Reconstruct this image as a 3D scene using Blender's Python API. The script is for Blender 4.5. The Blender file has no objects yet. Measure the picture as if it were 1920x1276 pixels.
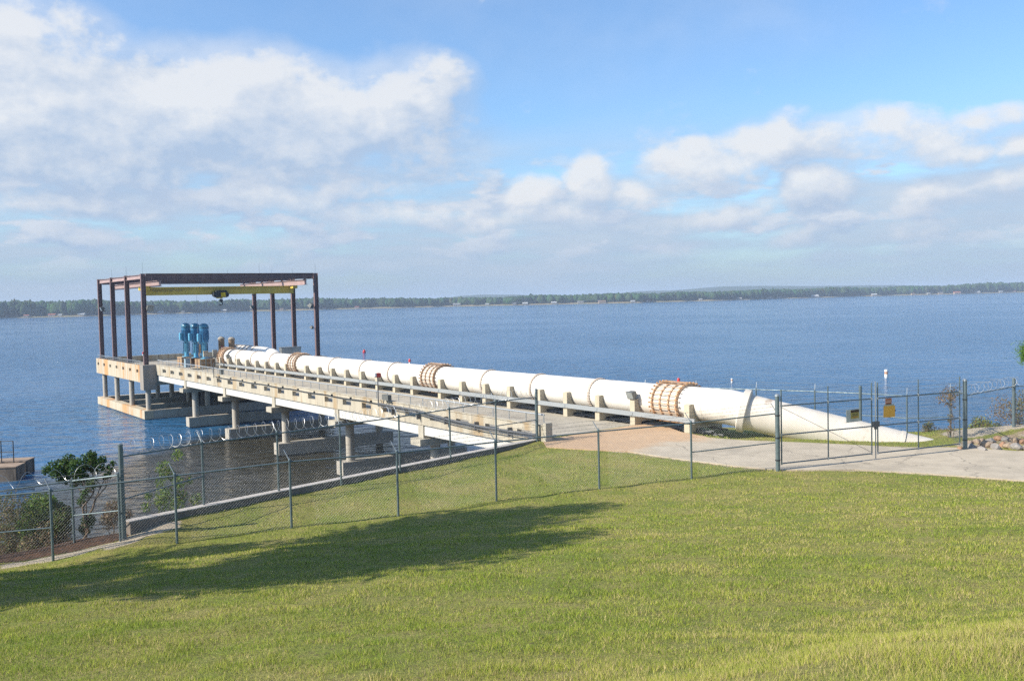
import bpy, bmesh, math, random
import numpy as np
from mathutils import Vector, Matrix
random.seed(4); rng = np.random.default_rng(4)
R = math.radians
sc = bpy.context.scene
COL = sc.collection

# ------------------------------------------------------------------ camera
F = 1800.0; RHO = R(1.28); PIT = math.atan(78.5 / F)
fw = np.array([0, math.cos(PIT), -math.sin(PIT)]); r0 = np.array([1., 0, 0]); u0 = np.array([0, math.sin(PIT), math.cos(PIT)])
rt = math.cos(RHO) * r0 - math.sin(RHO) * u0; up = math.sin(RHO) * r0 + math.cos(RHO) * u0
cd = bpy.data.cameras.new('camera'); cam = bpy.data.objects.new('camera', cd); COL.objects.link(cam)
cam.matrix_world = Matrix(((rt[0], up[0], -fw[0], 0), (rt[1], up[1], -fw[1], 0), (rt[2], up[2], -fw[2], 11.6), (0, 0, 0, 1)))
cd.sensor_width = 36; cd.lens = F / 1920 * 36; cd.clip_start = 0.1; cd.clip_end = 30000
sc.camera = cam

# ------------------------------------------------------------------ exposure, sun, sky
sc.view_settings.view_transform = 'Standard'; sc.view_settings.look = 'None'
sc.view_settings.gamma = 1; sc.view_settings.exposure = 0.75
sc.cycles.max_bounces = 6; sc.cycles.transparent_max_bounces = 16; sc.cycles.volume_bounces = 0; sc.cycles.use_denoising = False
SUN_EL = R(36); SUN_AZ = math.atan2(-0.93, -0.37)          # azimuth measured from +Y towards +X
sdir = Vector((math.sin(SUN_AZ) * math.cos(SUN_EL), math.cos(SUN_AZ) * math.cos(SUN_EL), math.sin(SUN_EL)))
ld = bpy.data.lights.new('sun', 'SUN'); ld.energy = 4.2; ld.angle = R(0.5); ld.color = (1, .92, .80)
lo = bpy.data.objects.new('sun', ld); COL.objects.link(lo); lo.rotation_euler = sdir.to_track_quat('Z', 'Y').to_euler()
SKY_K = 0.115                                              # strength of the world background
CLOUD_K = 1.0

world = bpy.data.worlds.new('World'); sc.world = world; world.use_nodes = True
wt = world.node_tree; wt.nodes.clear()

class NT:
    """small helper to write node maths"""
    def __init__(s, t): s.t = t
    def n(s, kind, **kw):
        o = s.t.nodes.new(kind)
        for k, v in kw.items(): setattr(o, k, v)
        return o
    def put(s, sock, v):
        if hasattr(v, 'links') or isinstance(v, bpy.types.NodeSocket): s.t.links.new(v, sock)
        else: sock.default_value = v
    def m(s, op, a, b=0.0, c=0.0, clamp=False):
        o = s.n('ShaderNodeMath', operation=op, use_clamp=clamp)
        s.put(o.inputs[0], a); s.put(o.inputs[1], b); s.put(o.inputs[2], c)
        return o.outputs[0]
    def comb(s, x, y, z):
        o = s.n('ShaderNodeCombineXYZ'); s.put(o.inputs[0], x); s.put(o.inputs[1], y); s.put(o.inputs[2], z); return o.outputs[0]
    def noise(s, vec, scale, detail=6, rough=.55, dist=0.0):
        o = s.n('ShaderNodeTexNoise'); s.put(o.inputs['Vector'], vec)
        o.inputs['Scale'].default_value = scale; o.inputs['Detail'].default_value = detail
        o.inputs['Roughness'].default_value = rough; o.inputs['Distortion'].default_value = dist
        return o.outputs[0]
    def ramp(s, v, a, b, oa=0.0, ob=1.0, smooth=True):
        o = s.n('ShaderNodeMapRange'); o.interpolation_type = 'SMOOTHSTEP' if smooth else 'LINEAR'
        s.put(o.inputs[0], v); o.inputs[1].default_value = a; o.inputs[2].default_value = b
        o.inputs[3].default_value = oa; o.inputs[4].default_value = ob
        return o.outputs[0]
    def mix(s, f, a, b, blend='MIX'):
        o = s.n('ShaderNodeMix', data_type='RGBA', blend_type=blend)
        s.put(o.inputs[0], f)
        for sk, v in ((o.inputs[6], a), (o.inputs[7], b)):
            if isinstance(v, tuple): sk.default_value = tuple(v) + ((1,) if len(v) == 3 else ())
            else: s.put(sk, v)
        return o.outputs[2]

def build_sky():
    h = NT(wt)
    tc = h.n('ShaderNodeTexCoord'); sep = h.n('ShaderNodeSeparateXYZ'); wt.links.new(tc.outputs['Generated'], sep.inputs[0])
    X, Y, Z = sep.outputs
    az = h.m('ARCTAN2', X, Y); el = h.m('ARCSINE', Z)
    sky = h.n('ShaderNodeTexSky', sky_type='NISHITA'); sky.sun_disc = False
    sky.sun_elevation = SUN_EL; sky.sun_rotation = SUN_AZ % (2 * math.pi)
    sky.altitude = 100; sky.air_density = 1.0; sky.dust_density = 1.2; sky.ozone_density = 2.6
    skyc = h.n('ShaderNodeVectorMath', operation='SCALE'); wt.links.new(sky.outputs[0], skyc.inputs[0]); skyc.inputs[3].default_value = SKY_K
    base = h.mix(1.0, skyc.outputs[0], (.80, .965, 1.10), 'MULTIPLY')
    def px(x, y, rx, ry): return ((x - 960) / 1800.0 * 0.965, (581 - 43 * x / 1920.0 - y) / 1800.0 * .985, rx / 1800.0, ry / 1800.0)
    big = [(60,215,270,150,1.05),(330,245,340,130,1.1),(560,245,300,120,1.05),(755,180,140,85,.95),(250,310,430,70,1.0),(800,280,140,70,.8),(110,120,150,70,.6),(680,300,170,60,.8),
           (1010,362,62,44,.95),(1128,345,68,50,.95),(1215,368,60,30,.7),(1345,308,95,48,.9),(1430,278,110,50,1.0),(1600,280,210,50,.85),(1745,305,100,30,.8),(1290,330,60,30,.7),(1830,250,130,18,.45),(1480,235,60,22,.6),
           (1520,362,90,40,.85),(1370,388,90,34,.8),(1790,380,170,44,.8),(1905,300,70,34,.85),(1760,428,150,28,.7),(1520,440,90,22,.6),
           (470,378,210,42,.75),(700,345,140,32,.8),(740,395,220,38,.65),(160,405,270,34,.6),(1060,410,260,30,.62),(1240,462,130,22,.5),(560,440,200,24,.5),(300,455,240,20,.45),(960,470,260,18,.4),(1650,480,220,16,.4),
           (-250,250,330,170,1.0),(2250,330,330,90,.9)]
    n3 = h.noise(h.comb(az, h.m('MULTIPLY', el, 1.5), .3), 3.2, 3, .5)
    wp = h.comb(az, h.m('MULTIPLY', el, 1.5), 4.3); wa = h.m('MULTIPLY', h.m('SUBTRACT', h.noise(wp, 6.0, 4, .55), .5), .11); we = h.m('MULTIPLY', h.m('SUBTRACT', h.noise(h.comb(az, h.m('MULTIPLY', el, 1.5), 9.1), 7.0, 4, .55), .5), .075)
    away = h.m('MULTIPLY', h.m('MULTIPLY', h.ramp(h.m('ABSOLUTE', az), .75, 1.1), h.ramp(el, .45, .12)), h.ramp(n3, .45, .65))
    def core_at(da, de, detail):
        a_ = h.m('ADD', az, da); e_ = h.m('ADD', el, de); P = h.comb(a_, h.m('MULTIPLY', e_, 1.35), 0.3); mask = None; aw = h.m('ADD', a_, wa); ew = h.m('ADD', e_, we)
        for (x, y, rx, ry, w) in big:
            a0, e0, ra, re = px(x, y, rx * 1.2, ry * 1.25)
            dx = h.m('DIVIDE', h.m('SUBTRACT', aw, a0), ra); dy = h.m('DIVIDE', h.m('SUBTRACT', ew, e0), re)
            d2 = h.m('MULTIPLY_ADD', dx, dx, h.m('MULTIPLY', dy, dy))
            v = h.m('MULTIPLY', h.m('SUBTRACT', 1.0, d2, clamp=True), w)
            mask = v if mask is None else h.m('SMOOTH_MAX', mask, v, 0.10)
        mask = h.m('MAXIMUM', mask, away)
        n_ = h.m('MULTIPLY_ADD', h.noise(P, 38.0, min(detail, 6), .6), .32, h.m('MULTIPLY', h.noise(P, 12.0, detail, .57, .1), .84))
        n_ = h.m('SUBTRACT', n_, .08)
        return h.m('ADD', mask, h.m('MULTIPLY', h.m('SUBTRACT', n_, .5), 1.9)), mask, P
    core, mask, P = core_at(0.0, 0.0, 10)
    c2, _, _ = core_at(-.010, .014, 5)
    c3, _, _ = core_at(-.03, .045, 3)
    dens = h.m('MULTIPLY', h.ramp(core, .17, .80), .92)
    thin = h.m('MULTIPLY', h.ramp(h.m('ADD', mask, h.m('MULTIPLY', h.m('SUBTRACT', n3, .5), 1.2)), .0, .7), .5)
    dens = h.m('MAXIMUM', dens, thin)
    # a layer of small low cumulus over the horizon
    def low_at(da, de, det):
        a_ = h.m('ADD', az, da); e_ = h.m('ADD', el, de)
        return h.noise(h.comb(a_, h.m('MULTIPLY', e_, 2.6), 7.7), 13.0, det, .58)
    l0 = low_at(0.0, 0.0, 9); l1 = low_at(-.008, .009, 5)
    lband = h.m('MULTIPLY', h.ramp(el, .02, .06), h.ramp(el, .165, .11))
    ldens = h.m('MULTIPLY', h.m('MULTIPLY', h.ramp(l0, .49, .60), lband), .95)
    llit = h.m('MULTIPLY_ADD', h.m('SUBTRACT', l0, l1), 5.0, .5, clamp=True)
    # streaky low veil
    PS = h.comb(h.m('MULTIPLY', az, 1.0), h.m('MULTIPLY', el, 6.0), 1.7)
    nv = h.noise(PS, 5.5, 7, .55)
    veil = h.m('MULTIPLY', h.m('MULTIPLY', h.ramp(nv, .30, .58), h.ramp(el, .20, .09)), .9)
    # light on the cloud: bright where it thins towards the sun, grey-blue where cloud stands above it
    lit = h.m('MULTIPLY_ADD', h.m('SUBTRACT', core, c2), 1.0, .42)
    lit = h.m('ADD', lit, h.m('MULTIPLY', h.m('SUBTRACT', core, c3), .50), clamp=True)
    lit = h.m('MULTIPLY', lit, h.ramp(el, .0, .12, .45, 1.0))
    k = CLOUD_K
    cc = h.mix(lit, (.268 * k, .340 * k, .450 * k), (.50 * k, .512 * k, .53 * k))
    vc = h.mix(h.ramp(nv, .4, .7), (.262 * k, .345 * k, .458 * k), (.345 * k, .395 * k, .465 * k))
    c = h.mix(veil, base, vc)
    c = h.mix(ldens, c, h.mix(llit, (.255 * k, .335 * k, .455 * k), (.42 * k, .455 * k, .51 * k)))
    c = h.mix(dens, c, cc)
    low = h.ramp(el, .10, .0, 0.0, .66)
    c = h.mix(low, c, (.235 * k, .308 * k, .405 * k))
    bg = h.n('ShaderNodeBackground'); wt.links.new(c, bg.inputs[0]); bg.inputs[1].default_value = 1.0
    out = h.n('ShaderNodeOutputWorld'); wt.links.new(bg.outputs[0], out.inputs[0])
build_sky()

# ------------------------------------------------------------------ materials
MATS = {}
def surf(name, c1, c2=None, scale=2.0, rough=.8, metal=0.0, bump=0.0, bscale=None, streak=False, stain=None, spec=.5, objco=False, detail=8, attr=None, transl=0.0):
    if name in MATS: return MATS[name]
    m = bpy.data.materials.new(name); m.use_nodes = True; t = m.node_tree; t.nodes.clear(); h = NT(t)
    out = h.n('ShaderNodeOutputMaterial'); b = h.n('ShaderNodeBsdfPrincipled')
    b.inputs['Roughness'].default_value = rough; b.inputs['Metallic'].default_value = metal; b.inputs['Specular IOR Level'].default_value = spec
    if objco: co = h.n('ShaderNodeTexCoord').outputs['Object']
    else: co = h.n('ShaderNodeNewGeometry').outputs['Position']
    if streak:
        mp = h.n('ShaderNodeMapping'); mp.inputs['Scale'].default_value = (1, 1, .16); t.links.new(co, mp.inputs[0]); cs = mp.outputs[0]
    else: cs = co
    col = None
    nz = h.noise(cs, scale, detail, .62)
    c2 = c2 or tuple(x * .75 for x in c1)
    col = h.mix(h.ramp(nz, .33, .67), c1, c2)
    big = h.noise(co, scale * .13, 3, .5)
    col = h.mix(h.ramp(big, .35, .65, .0, .25), col, tuple(x * .72 for x in c1))
    if stain:
        sc_, ssc, lo_, hi_, *rest = stain
        ns = h.noise(cs, ssc, 6, .6)
        col = h.mix(h.ramp(ns, lo_, hi_), col, sc_)
        if len(rest) == 3:
            s2, lo2, hi2 = rest
            col = h.mix(h.ramp(h.noise(cs, ssc * 2.3, 6, .6), lo2, hi2), col, s2)
    if attr:
        a = h.n('ShaderNodeAttribute'); a.attribute_name = attr
        col = h.mix(1.0, col, a.outputs['Color'], 'MULTIPLY')
    t.links.new(col, b.inputs['Base Color'])
    t.links.new(h.ramp(nz, .3, .7, max(rough - .12, 0.05), min(rough + .1, 1), False), b.inputs['Roughness'])
    if bump:
        bn = h.n('ShaderNodeBump'); bn.inputs['Distance'].default_value = bump; bn.inputs['Strength'].default_value = 1
        t.links.new(h.noise(co, bscale or scale * 4, 6, .6), bn.inputs['Height']); t.links.new(bn.outputs[0], b.inputs['Normal'])
    if transl:
        tr = h.n('ShaderNodeBsdfTranslucent'); t.links.new(col, tr.inputs[0])
        mx = h.n('ShaderNodeMixShader'); mx.inputs[0].default_value = transl
        t.links.new(b.outputs[0], mx.inputs[1]); t.links.new(tr.outputs[0], mx.inputs[2]); t.links.new(mx.outputs[0], out.inputs[0])
    else: t.links.new(b.outputs[0], out.inputs[0])
    MATS[name] = m
    return m

concrete = surf('concrete', (.47, .43, .34), (.36, .33, .265), 1.8, .85, bump=.012, bscale=12, streak=True, stain=((.24, .21, .16), .9, .58, .78))
girder_c = surf('girder_concrete', (.60, .585, .54), (.53, .515, .47), 1.2, .85, bump=.006, bscale=10, streak=True)
parapet_c = surf('parapet_concrete', (.48, .43, .33), (.38, .34, .26), 1.8, .88, bump=.012, bscale=9, streak=True, stain=((.36, .27, .16), .9, .50, .66, (.17, .15, .12), .58, .76))
rusty_c = surf('rust_stained_concrete', (.50, .44, .33), (.42, .35, .24), 1.4, .88, bump=.012, bscale=9, streak=True, stain=((.50, .27, .11), .33, .52, .62, (.28, .14, .06), .58, .72))
column_c = surf('column_concrete', (.46, .42, .35), (.38, .34, .28), 1.0, .85, bump=.006, bscale=10, streak=True)
wet_c = surf('water_line_concrete', (.42, .385, .32), (.33, .30, .25), 1.3, .85, bump=.01, bscale=8, streak=True, stain=((.20, .17, .12), .7, .6, .8))
saddle_c = surf('saddle_concrete', (.50, .44, .33), (.43, .38, .28), 2.2, .88, bump=.01, bscale=14, streak=True)
deck_c = surf('deck_concrete', (.41, .365, .285), (.32, .285, .22), .9, .9, bump=.008, bscale=10, stain=((.20, .17, .13), .5, .52, .75))
wall_c = surf('shaded_wall_concrete', (.25, .21, .175), (.17, .14, .12), 3.0, .92, bump=.02, bscale=18)  # wall face: its shade is put into the dark colour
steel_m = surf('primed_steel', (.19, .125, .12), (.145, .095, .092), 1.2, .62, bump=.0, streak=True)
pink_m = surf('sunlit_pink_steel', (.38, .275, .255), (.32, .225, .21), 1.0, .65, streak=True)  # the maroon frame steel again, with sunlight painted into the colour
yellow_m = surf('yellow_crane_paint', (.72, .54, .10), (.60, .44, .085), 1.2, .5, streak=True, stain=((.20, .15, .05), .9, .58, .75))
blue_m = surf('blue_motor_paint', (.05, .21, .38), (.04, .165, .31), 1.5, .38)
blue_d = surf('dark_blue_paint', (.02, .09, .17), (.015, .07, .13), 1.5, .4)
blue_l = surf('light_blue_paint', (.12, .38, .56), (.09, .31, .47), 1.5, .4)
pipe_m = surf('white_pipe_paint', (.76, .72, .645), (.70, .655, .575), .7, .55, stain=((.50, .40, .29), .8, .56, .80))
pipe_l = surf('weathered_pipe_paint', (.68, .63, .55), (.60, .55, .46), .9, .6, stain=((.36, .26, .17), 1.3, .60, .76))
flange_m = surf('tan_flange_paint', (.50, .43, .36), (.38, .31, .25), 6, .7)
rust_m = surf('orange_rust', (.33, .195, .115), (.46, .35, .25), 7, .8)
rustp_m = surf('pale_rusty_paint', (.62, .47, .33), (.50, .30, .17), 5, .75)
galv = surf('galvanised_steel', (.36, .39, .40), (.28, .31, .32), 5, .48, .55)
galv_t = surf('weathered_galvanised_pipe', (.17, .22, .235), (.12, .16, .17), 5, .5, .45)
rail_m = surf('guard_rail_steel', (.44, .46, .46), (.36, .385, .39), 3, .5, .5)
wire_m = surf('chain_wire', (.26, .27, .27), (.20, .21, .21), 9, .45, .6)
wire_b = surf('bright_razor_wire', (.62, .62, .60), (.50, .50, .49), 9, .35, .7)
dark_m = surf('dark_metal', (.05, .055, .06), (.035, .04, .045), 4, .55, .3)
cond_m = surf('grey_conduit', (.13, .135, .14), (.09, .095, .10), 3, .55, .3)
lamp_m = surf('grey_lamp_housing', (.16, .165, .15), (.12, .125, .115), 5, .6, .2)
glass_m = surf('lamp_glass', (.30, .32, .31), (.24, .26, .25), 3, .2)
red_m = surf('red_paint', (.55, .03, .03), (.42, .025, .03), 3, .4)
white_m = surf('white_paint', (.78, .77, .73), (.70, .68, .63), 3, .5)
tan_m = surf('tan_rusty_paint', (.28, .20, .13), (.17, .11, .07), 5, .75)
bark_m = surf('bark', (.16, .115, .08), (.10, .07, .05), 7, .95, bump=.03, bscale=14)
twig_m = surf('dry_twig', (.24, .17, .11), (.15, .10, .07), 6, .95)
dirt_m = surf('gravel_bank', (.42, .36, .28), (.30, .24, .18), 14, .95, bump=.04, bscale=30)

def leaf_mat(name, a, b, tl=.35): return surf(name, a, b, 1.3, .6, spec=.25, attr='tint', transl=tl)
leaf_d = leaf_mat('dark_leaf', (.05, .10, .025), (.035, .075, .02))
leaf_g = leaf_mat('green_leaf', (.12, .21, .04), (.09, .16, .03))
leaf_y = leaf_mat('yellow_green_leaf', (.25, .30, .05), (.20, .25, .05))
leaf_b = leaf_mat('brown_leaf', (.27, .20, .12), (.20, .15, .085))
leaf_o = leaf_mat('olive_leaf', (.20, .20, .09), (.14, .15, .06))
pine_l = leaf_mat('pine_needle', (.10, .20, .03), (.08, .16, .025))

# ------------------------------------------------------------------ mesh building
class MB:
    def __init__(s): s.v = []; s.f = []; s.n = 0; s.tint = []
    def add(s, v, f):
        v = np.asarray(v, float).reshape(-1, 3); s.v.append(v)
        s.f += [tuple(int(i) + s.n for i in q) for q in f]; s.n += len(v); return s
    def box(s, c, size, ax=None):
        """box centred on c; ax = 3 unit axes"""
        ax = ax or ((1, 0, 0), (0, 1, 0), (0, 0, 1)); A = np.array(ax, float) * (np.array(size, float)[:, None] / 2)
        c = np.array(c, float); v = [c + i * A[0] + j * A[1] + k * A[2] for k in (-1, 1) for j in (-1, 1) for i in (-1, 1)]
        return s.add(v, [(0, 2, 3, 1), (4, 5, 7, 6), (0, 1, 5, 4), (2, 6, 7, 3), (0, 4, 6, 2), (1, 3, 7, 5)])
    def tube(s, pts, r, n=8, closed=False, cap=True):
        pts = np.array(pts, float); k = len(pts); rr = np.full(k, r, float) if np.isscalar(r) else np.array(r, float)
        d = np.diff(pts, axis=0); d /= np.linalg.norm(d, axis=1)[:, None] + 1e-12
        a0 = np.array([0, 0, 1.]) if abs(d[0][2]) < .9 else np.array([1., 0, 0])
        e1 = np.cross(d[0], a0); e1 /= np.linalg.norm(e1); ang = np.arange(n) * 2 * math.pi / n
        V = []
        for i in range(k):
            t = d[0] if i == 0 else d[-1] if i == k - 1 else d[i - 1] + d[i]
            t = t / (np.linalg.norm(t) + 1e-12)
            dd = d[min(i, k - 2)]
            e1 = e1 - dd * (e1 @ dd); e1 /= np.linalg.norm(e1) + 1e-12; e2 = np.cross(dd, e1)
            ring = np.cos(ang)[:, None] * e1 + np.sin(ang)[:, None] * e2
            # slide the ring along the segment so that it lies in the mitre plane
            den = dd @ t; ring = ring - dd * ((ring @ t) / (den if abs(den) > .2 else .2))[:, None]
            V.append(pts[i] + ring * rr[i])
        f = []
        for i in range(k - 1):
            for j in range(n):
                a = i * n + j; b = i * n + (j + 1) % n; f.append((a, b, b + n, a + n))
        if cap: f.append(tuple(range(n - 1, -1, -1))); f.append(tuple((k - 1) * n + j for j in range(n)))
        return s.add(np.vstack(V), f)
    def cyl(s, a, b, r, n=12, r2=None): return s.tube([a, b], [r, r if r2 is None else r2], n)
    def lathe(s, c, prof, n=16, ax=None):
        ax = ax or ((1, 0, 0), (0, 1, 0), (0, 0, 1)); A = np.array(ax, float); c = np.array(c, float); V = []
        for (r, z) in prof:
            for j in range(n): t = 2 * math.pi * j / n; V.append(c + A[0] * r * math.cos(t) + A[1] * r * math.sin(t) + A[2] * z)
        f = []
        for i in range(len(prof) - 1):
            for j in range(n): a = i * n + j; b = i * n + (j + 1) % n; f.append((a, b, b + n, a + n))
        f.append(tuple(range(n - 1, -1, -1))); f.append(tuple((len(prof) - 1) * n + j for j in range(n)))
        return s.add(V, f)
    def prism(s, poly, o, ex, ey, ez, h):
        """poly in (ex, ey) from o, extruded by +-h/2 along ez"""
        o, ex, ey, ez = (np.array(q, float) for q in (o, ex, ey, ez)); k = len(poly)
        v = [o + ex * p[0] + ey * p[1] - ez * h / 2 for p in poly] + [o + ex * p[0] + ey * p[1] + ez * h / 2 for p in poly]
        f = [tuple(range(k - 1, -1, -1)), tuple(range(k, 2 * k))] + [(i, (i + 1) % k, (i + 1) % k + k, i + k) for i in range(k)]
        return s.add(v, f)
    def segs(s, A, B, r):
        """many thin three-sided wires at once"""
        A = np.asarray(A, float); B = np.asarray(B, float); d = B - A; d /= np.linalg.norm(d, axis=1)[:, None]
        ref = np.where(np.abs(d[:, 2:3]) < .95, np.array([[0, 0, 1.]]), np.array([[1., 0, 0]]))
        e1 = np.cross(d, ref); e1 /= np.linalg.norm(e1, axis=1)[:, None]; e2 = np.cross(d, e1)
        rings = []
        for P in (A, B):
            for t in (0, 2.094, 4.189): rings.append(P + r * (math.cos(t) * e1 + math.sin(t) * e2))
        V = np.stack(rings, 1).reshape(-1, 3); f = []
        for i in range(len(A)):
            b = i * 6; f += [(b, b + 1, b + 4, b + 3), (b + 1, b + 2, b + 5, b + 4), (b + 2, b, b + 3, b + 5)]
        return s.add(V, f)
    def build(s, name, m, parent=None, smooth=False, tint=None):
        V = np.vstack(s.v); org = np.zeros(3)
        if parent is not None: org = np.array(parent.matrix_world.translation if parent.parent is None else parent['_o'], float)
        me = bpy.data.meshes.new(name); me.from_pydata((V - org).tolist(), [], s.f); me.materials.append(m)
        if smooth:
            me.polygons.foreach_set('use_smooth', [True] * len(me.polygons))
            if smooth == 'auto': me.set_sharp_from_angle(angle=R(35))
        if tint is not None:
            a = me.attributes.new('tint', 'FLOAT_COLOR', 'POINT'); a.data.foreach_set('color', np.asarray(tint, np.float32).ravel())
        me.update()
        o = bpy.data.objects.new(name, me); COL.objects.link(o)
        if parent is not None: o.parent = parent; o['_o'] = list(org)
        return o

def root(name, loc, label, cat, group=None, rz=0):
    o = bpy.data.objects.new(name, None); COL.objects.link(o); o.location = loc; o.rotation_euler = (0, 0, rz); o.empty_display_size = .3
    o.matrix_world = Matrix.Translation(Vector(loc)) @ Matrix.Rotation(rz, 4, 'Z')
    return tag(o, label, cat, group)
def tag(o, label, cat, group=None):
    o['label'] = label; o['category'] = cat
    if group: o['group'] = group
    return o
def struct(o): o['kind'] = 'structure'; return o
def copy_tree(o, parent=None):
    c = o.copy(); COL.objects.link(c)
    if parent is not None: c.parent = parent
    for ch in [q for q in bpy.data.objects if q.parent is o]: copy_tree(ch, c)
    return c
def fast_mesh(name, V, faces_n, idx, m, tint=None, smooth=False):
    """numpy mesh: V (n,3), faces_n loop counts, idx flat indices"""
    me = bpy.data.meshes.new(name); me.vertices.add(len(V)); me.vertices.foreach_set('co', V.astype(np.float32).ravel())
    me.loops.add(len(idx)); me.loops.foreach_set('vertex_index', idx.astype(np.int32))
    me.polygons.add(len(faces_n)); st = np.concatenate([[0], np.cumsum(faces_n)[:-1]]).astype(np.int32)
    me.polygons.foreach_set('loop_start', st); me.polygons.foreach_set('loop_total', np.asarray(faces_n, np.int32))
    if smooth: me.polygons.foreach_set('use_smooth', [True] * len(faces_n))
    if tint is not None:
        a = me.attributes.new('tint', 'FLOAT_COLOR', 'POINT'); a.data.foreach_set('color', tint.astype(np.float32).ravel())
    me.update(calc_edges=True); me.materials.append(m)
    o = bpy.data.objects.new(name, me); COL.objects.link(o); return o

# pier frame: s runs from the shore out over the lake, n across to the right, z up (water at 0)
O = np.array([1.0, 46.4, 0]); U = np.array([-.577, .817, 0]); U /= np.linalg.norm(U); N = np.array([U[1], -U[0], 0]); Zv = np.array([0, 0, 1.])
def pt(s, n, z): return O + U * s + N * n + np.array([0, 0, float(z)])
AX = (tuple(U), tuple(N), (0, 0, 1))
def pb(mb, s0, s1, n0, n1, z0, z1): return mb.box(pt((s0 + s1) / 2, (n0 + n1) / 2, (z0 + z1) / 2), (s1 - s0, n1 - n0, z1 - z0), AX)

# ------------------------------------------------------------------ terrain
ctrl = np.array([
 (-14, 28.4, 4.05), (-10.4, 29.1, 4.33), (-7.1, 30.1, 4.48), (-3.85, 31.2, 4.53), (-.66, 33, 4.58), (3.0, 34.3, 4.66), (6.55, 35.4, 4.76), (10, 36.0, 4.86),
 (-11.4, 29.9, 4.62), (-9.9, 31.9, 4.68), (-8.0, 34.1, 4.70), (-6.1, 36.3, 4.70), (-4.2, 38.4, 4.70), (-2.4, 40.6, 4.71), (-.4, 42.9, 4.73), (1.6, 44.6, 4.75), (4.7, 41.4, 4.84), (7.2, 38.6, 4.84),
 (12.8, 36.1, 4.86), (17.8, 33.2, 4.86), (24, 30, 4.86), (18, 40, 4.86), (12, 43.5, 4.86), (10, 46, 4.8), (18.6, 42.5, 4.86), (14, 45.5, 4.75), (18, 47.5, 4.5), (12, 51, 4.35), (8, 50, 4.6), (24, 45.5, 4.9), (30, 47, 4.7), (30, 40, 4.86), (45, 45, 4.5),
 (-12, 24, 5.0), (-5, 24, 5.5), (3, 24, 5.75), (12, 24, 6.0), (20, 24, 6.1),
 (-12, 16, 6.4), (-4, 16, 6.75), (4, 16, 6.85), (12, 16, 6.95), (22, 16, 7.1),
 (-6, 10.5, 7.5), (0, 10.5, 7.75), (5, 10.8, 7.72), (12, 11, 7.9),
 (-4, 7.5, 8.25), (0, 7.6, 8.35), (3, 8.6, 8.38), (5.5, 9.2, 8.25),
 (1.6, 5.9, 9.2), (3.4, 6.5, 9.26), (6.5, 7.2, 9.2), (-1, 5.2, 9.2), (-4, 4.8, 9.1), (0, 3, 9.8), (4, 3, 9.9), (0, 0, 10.0), (8, 0, 10), (-8, 0, 9.6), (0, -8, 10), (10, -8, 10), (-14, -4, 9),
 (-22, 24, 4.6), (-24, 16, 6.0), (-22, 8, 7.6), (-35, 12, 5.5), (-35, 25, 3.4), (-20, 29, 3.9), (25, 5, 9), (35, 20, 6.5), (-50, 0, 8), (55, 0, 9), (55, 30, 5.2)])
def tps_fit(p):
    n = len(p); d = np.linalg.norm(p[:, None, :2] - p[None, :, :2], axis=2); K = np.where(d > 0, d * d * np.log(d + 1e-9), 0) + np.eye(n) * .15
    P = np.c_[np.ones(n), p[:, :2]]; A = np.block([[K, P], [P.T, np.zeros((3, 3))]]); return np.linalg.solve(A, np.r_[p[:, 2], 0, 0, 0])
TW = tps_fit(ctrl)
def tps(x, y):
    x = np.asarray(x, float); y = np.asarray(y, float); sh = x.shape; x = x.ravel(); y = y.ravel(); r = np.empty(len(x))
    for i in range(0, len(x), 60000):
        xx = x[i:i + 60000]; yy = y[i:i + 60000]; d2 = (xx[:, None] - ctrl[:, 0]) ** 2 + (yy[:, None] - ctrl[:, 1]) ** 2
        r[i:i + 60000] = (.5 * d2 * np.log(d2 + 1e-9)) @ TW[:len(ctrl)] + TW[-3] + TW[-2] * xx + TW[-1] * yy
    return r.reshape(sh)
def smooth(x, a, b): t = np.clip((x - a) / (b - a), 0, 1); return t * t * (3 - 2 * t)
# shoreline (top of the bank): (x, y), land is on the camera side
SH = np.array([(-90, 20), (-40, 27.5), (-20, 29.2), (-14.2, 30.2), (-12.2, 30.0), (1.55, 46.05), (2.0, 47.3), (8.9, 52.2), (10.6, 54.0), (17.7, 48.8), (20.0, 47.4), (24.5, 46.8), (30, 48.5), (45, 49), (90, 44)])
def shore_dist(x, y):
    """distance past the shoreline (positive on the lake side) and which segment is nearest"""
    best = np.full(x.shape, 1e9); seg = np.zeros(x.shape, int); side = np.zeros(x.shape)
    for i in range(len(SH) - 1):
        a = SH[i]; d = SH[i + 1] - a; L2 = d @ d; t = np.clip(((x - a[0]) * d[0] + (y - a[1]) * d[1]) / L2, 0, 1)
        qx = a[0] + t * d[0]; qy = a[1] + t * d[1]; dd = np.hypot(x - qx, y - qy)
        m = dd < best; best = np.where(m, dd, best); seg = np.where(m, i, seg)
    ysh = np.interp(x, SH[:, 0], SH[:, 1]); return np.where(y > ysh, best, -best), seg
ROADZ = 4.9
ROAD = [(1.35, 45.2), (1.45, 43.0), (3.2, 42.0), (4.9, 41.3), (6.1, 39.8), (7.3, 38.5), (8.6, 37.2), (10.1, 36.15), (12.8, 35.9), (15.0, 34.8), (17.7, 33.1), (22, 30.6), (30, 26), (46, 17),
        (52, 24), (34, 35.5), (26, 38.4), (20.6, 39.15), (18.9, 40.35), (16.6, 40.7), (13.4, 42.4), (10.6, 43.6), (9.2, 44.6), (8.2, 46.7), (7.45, 50.7)]
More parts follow.
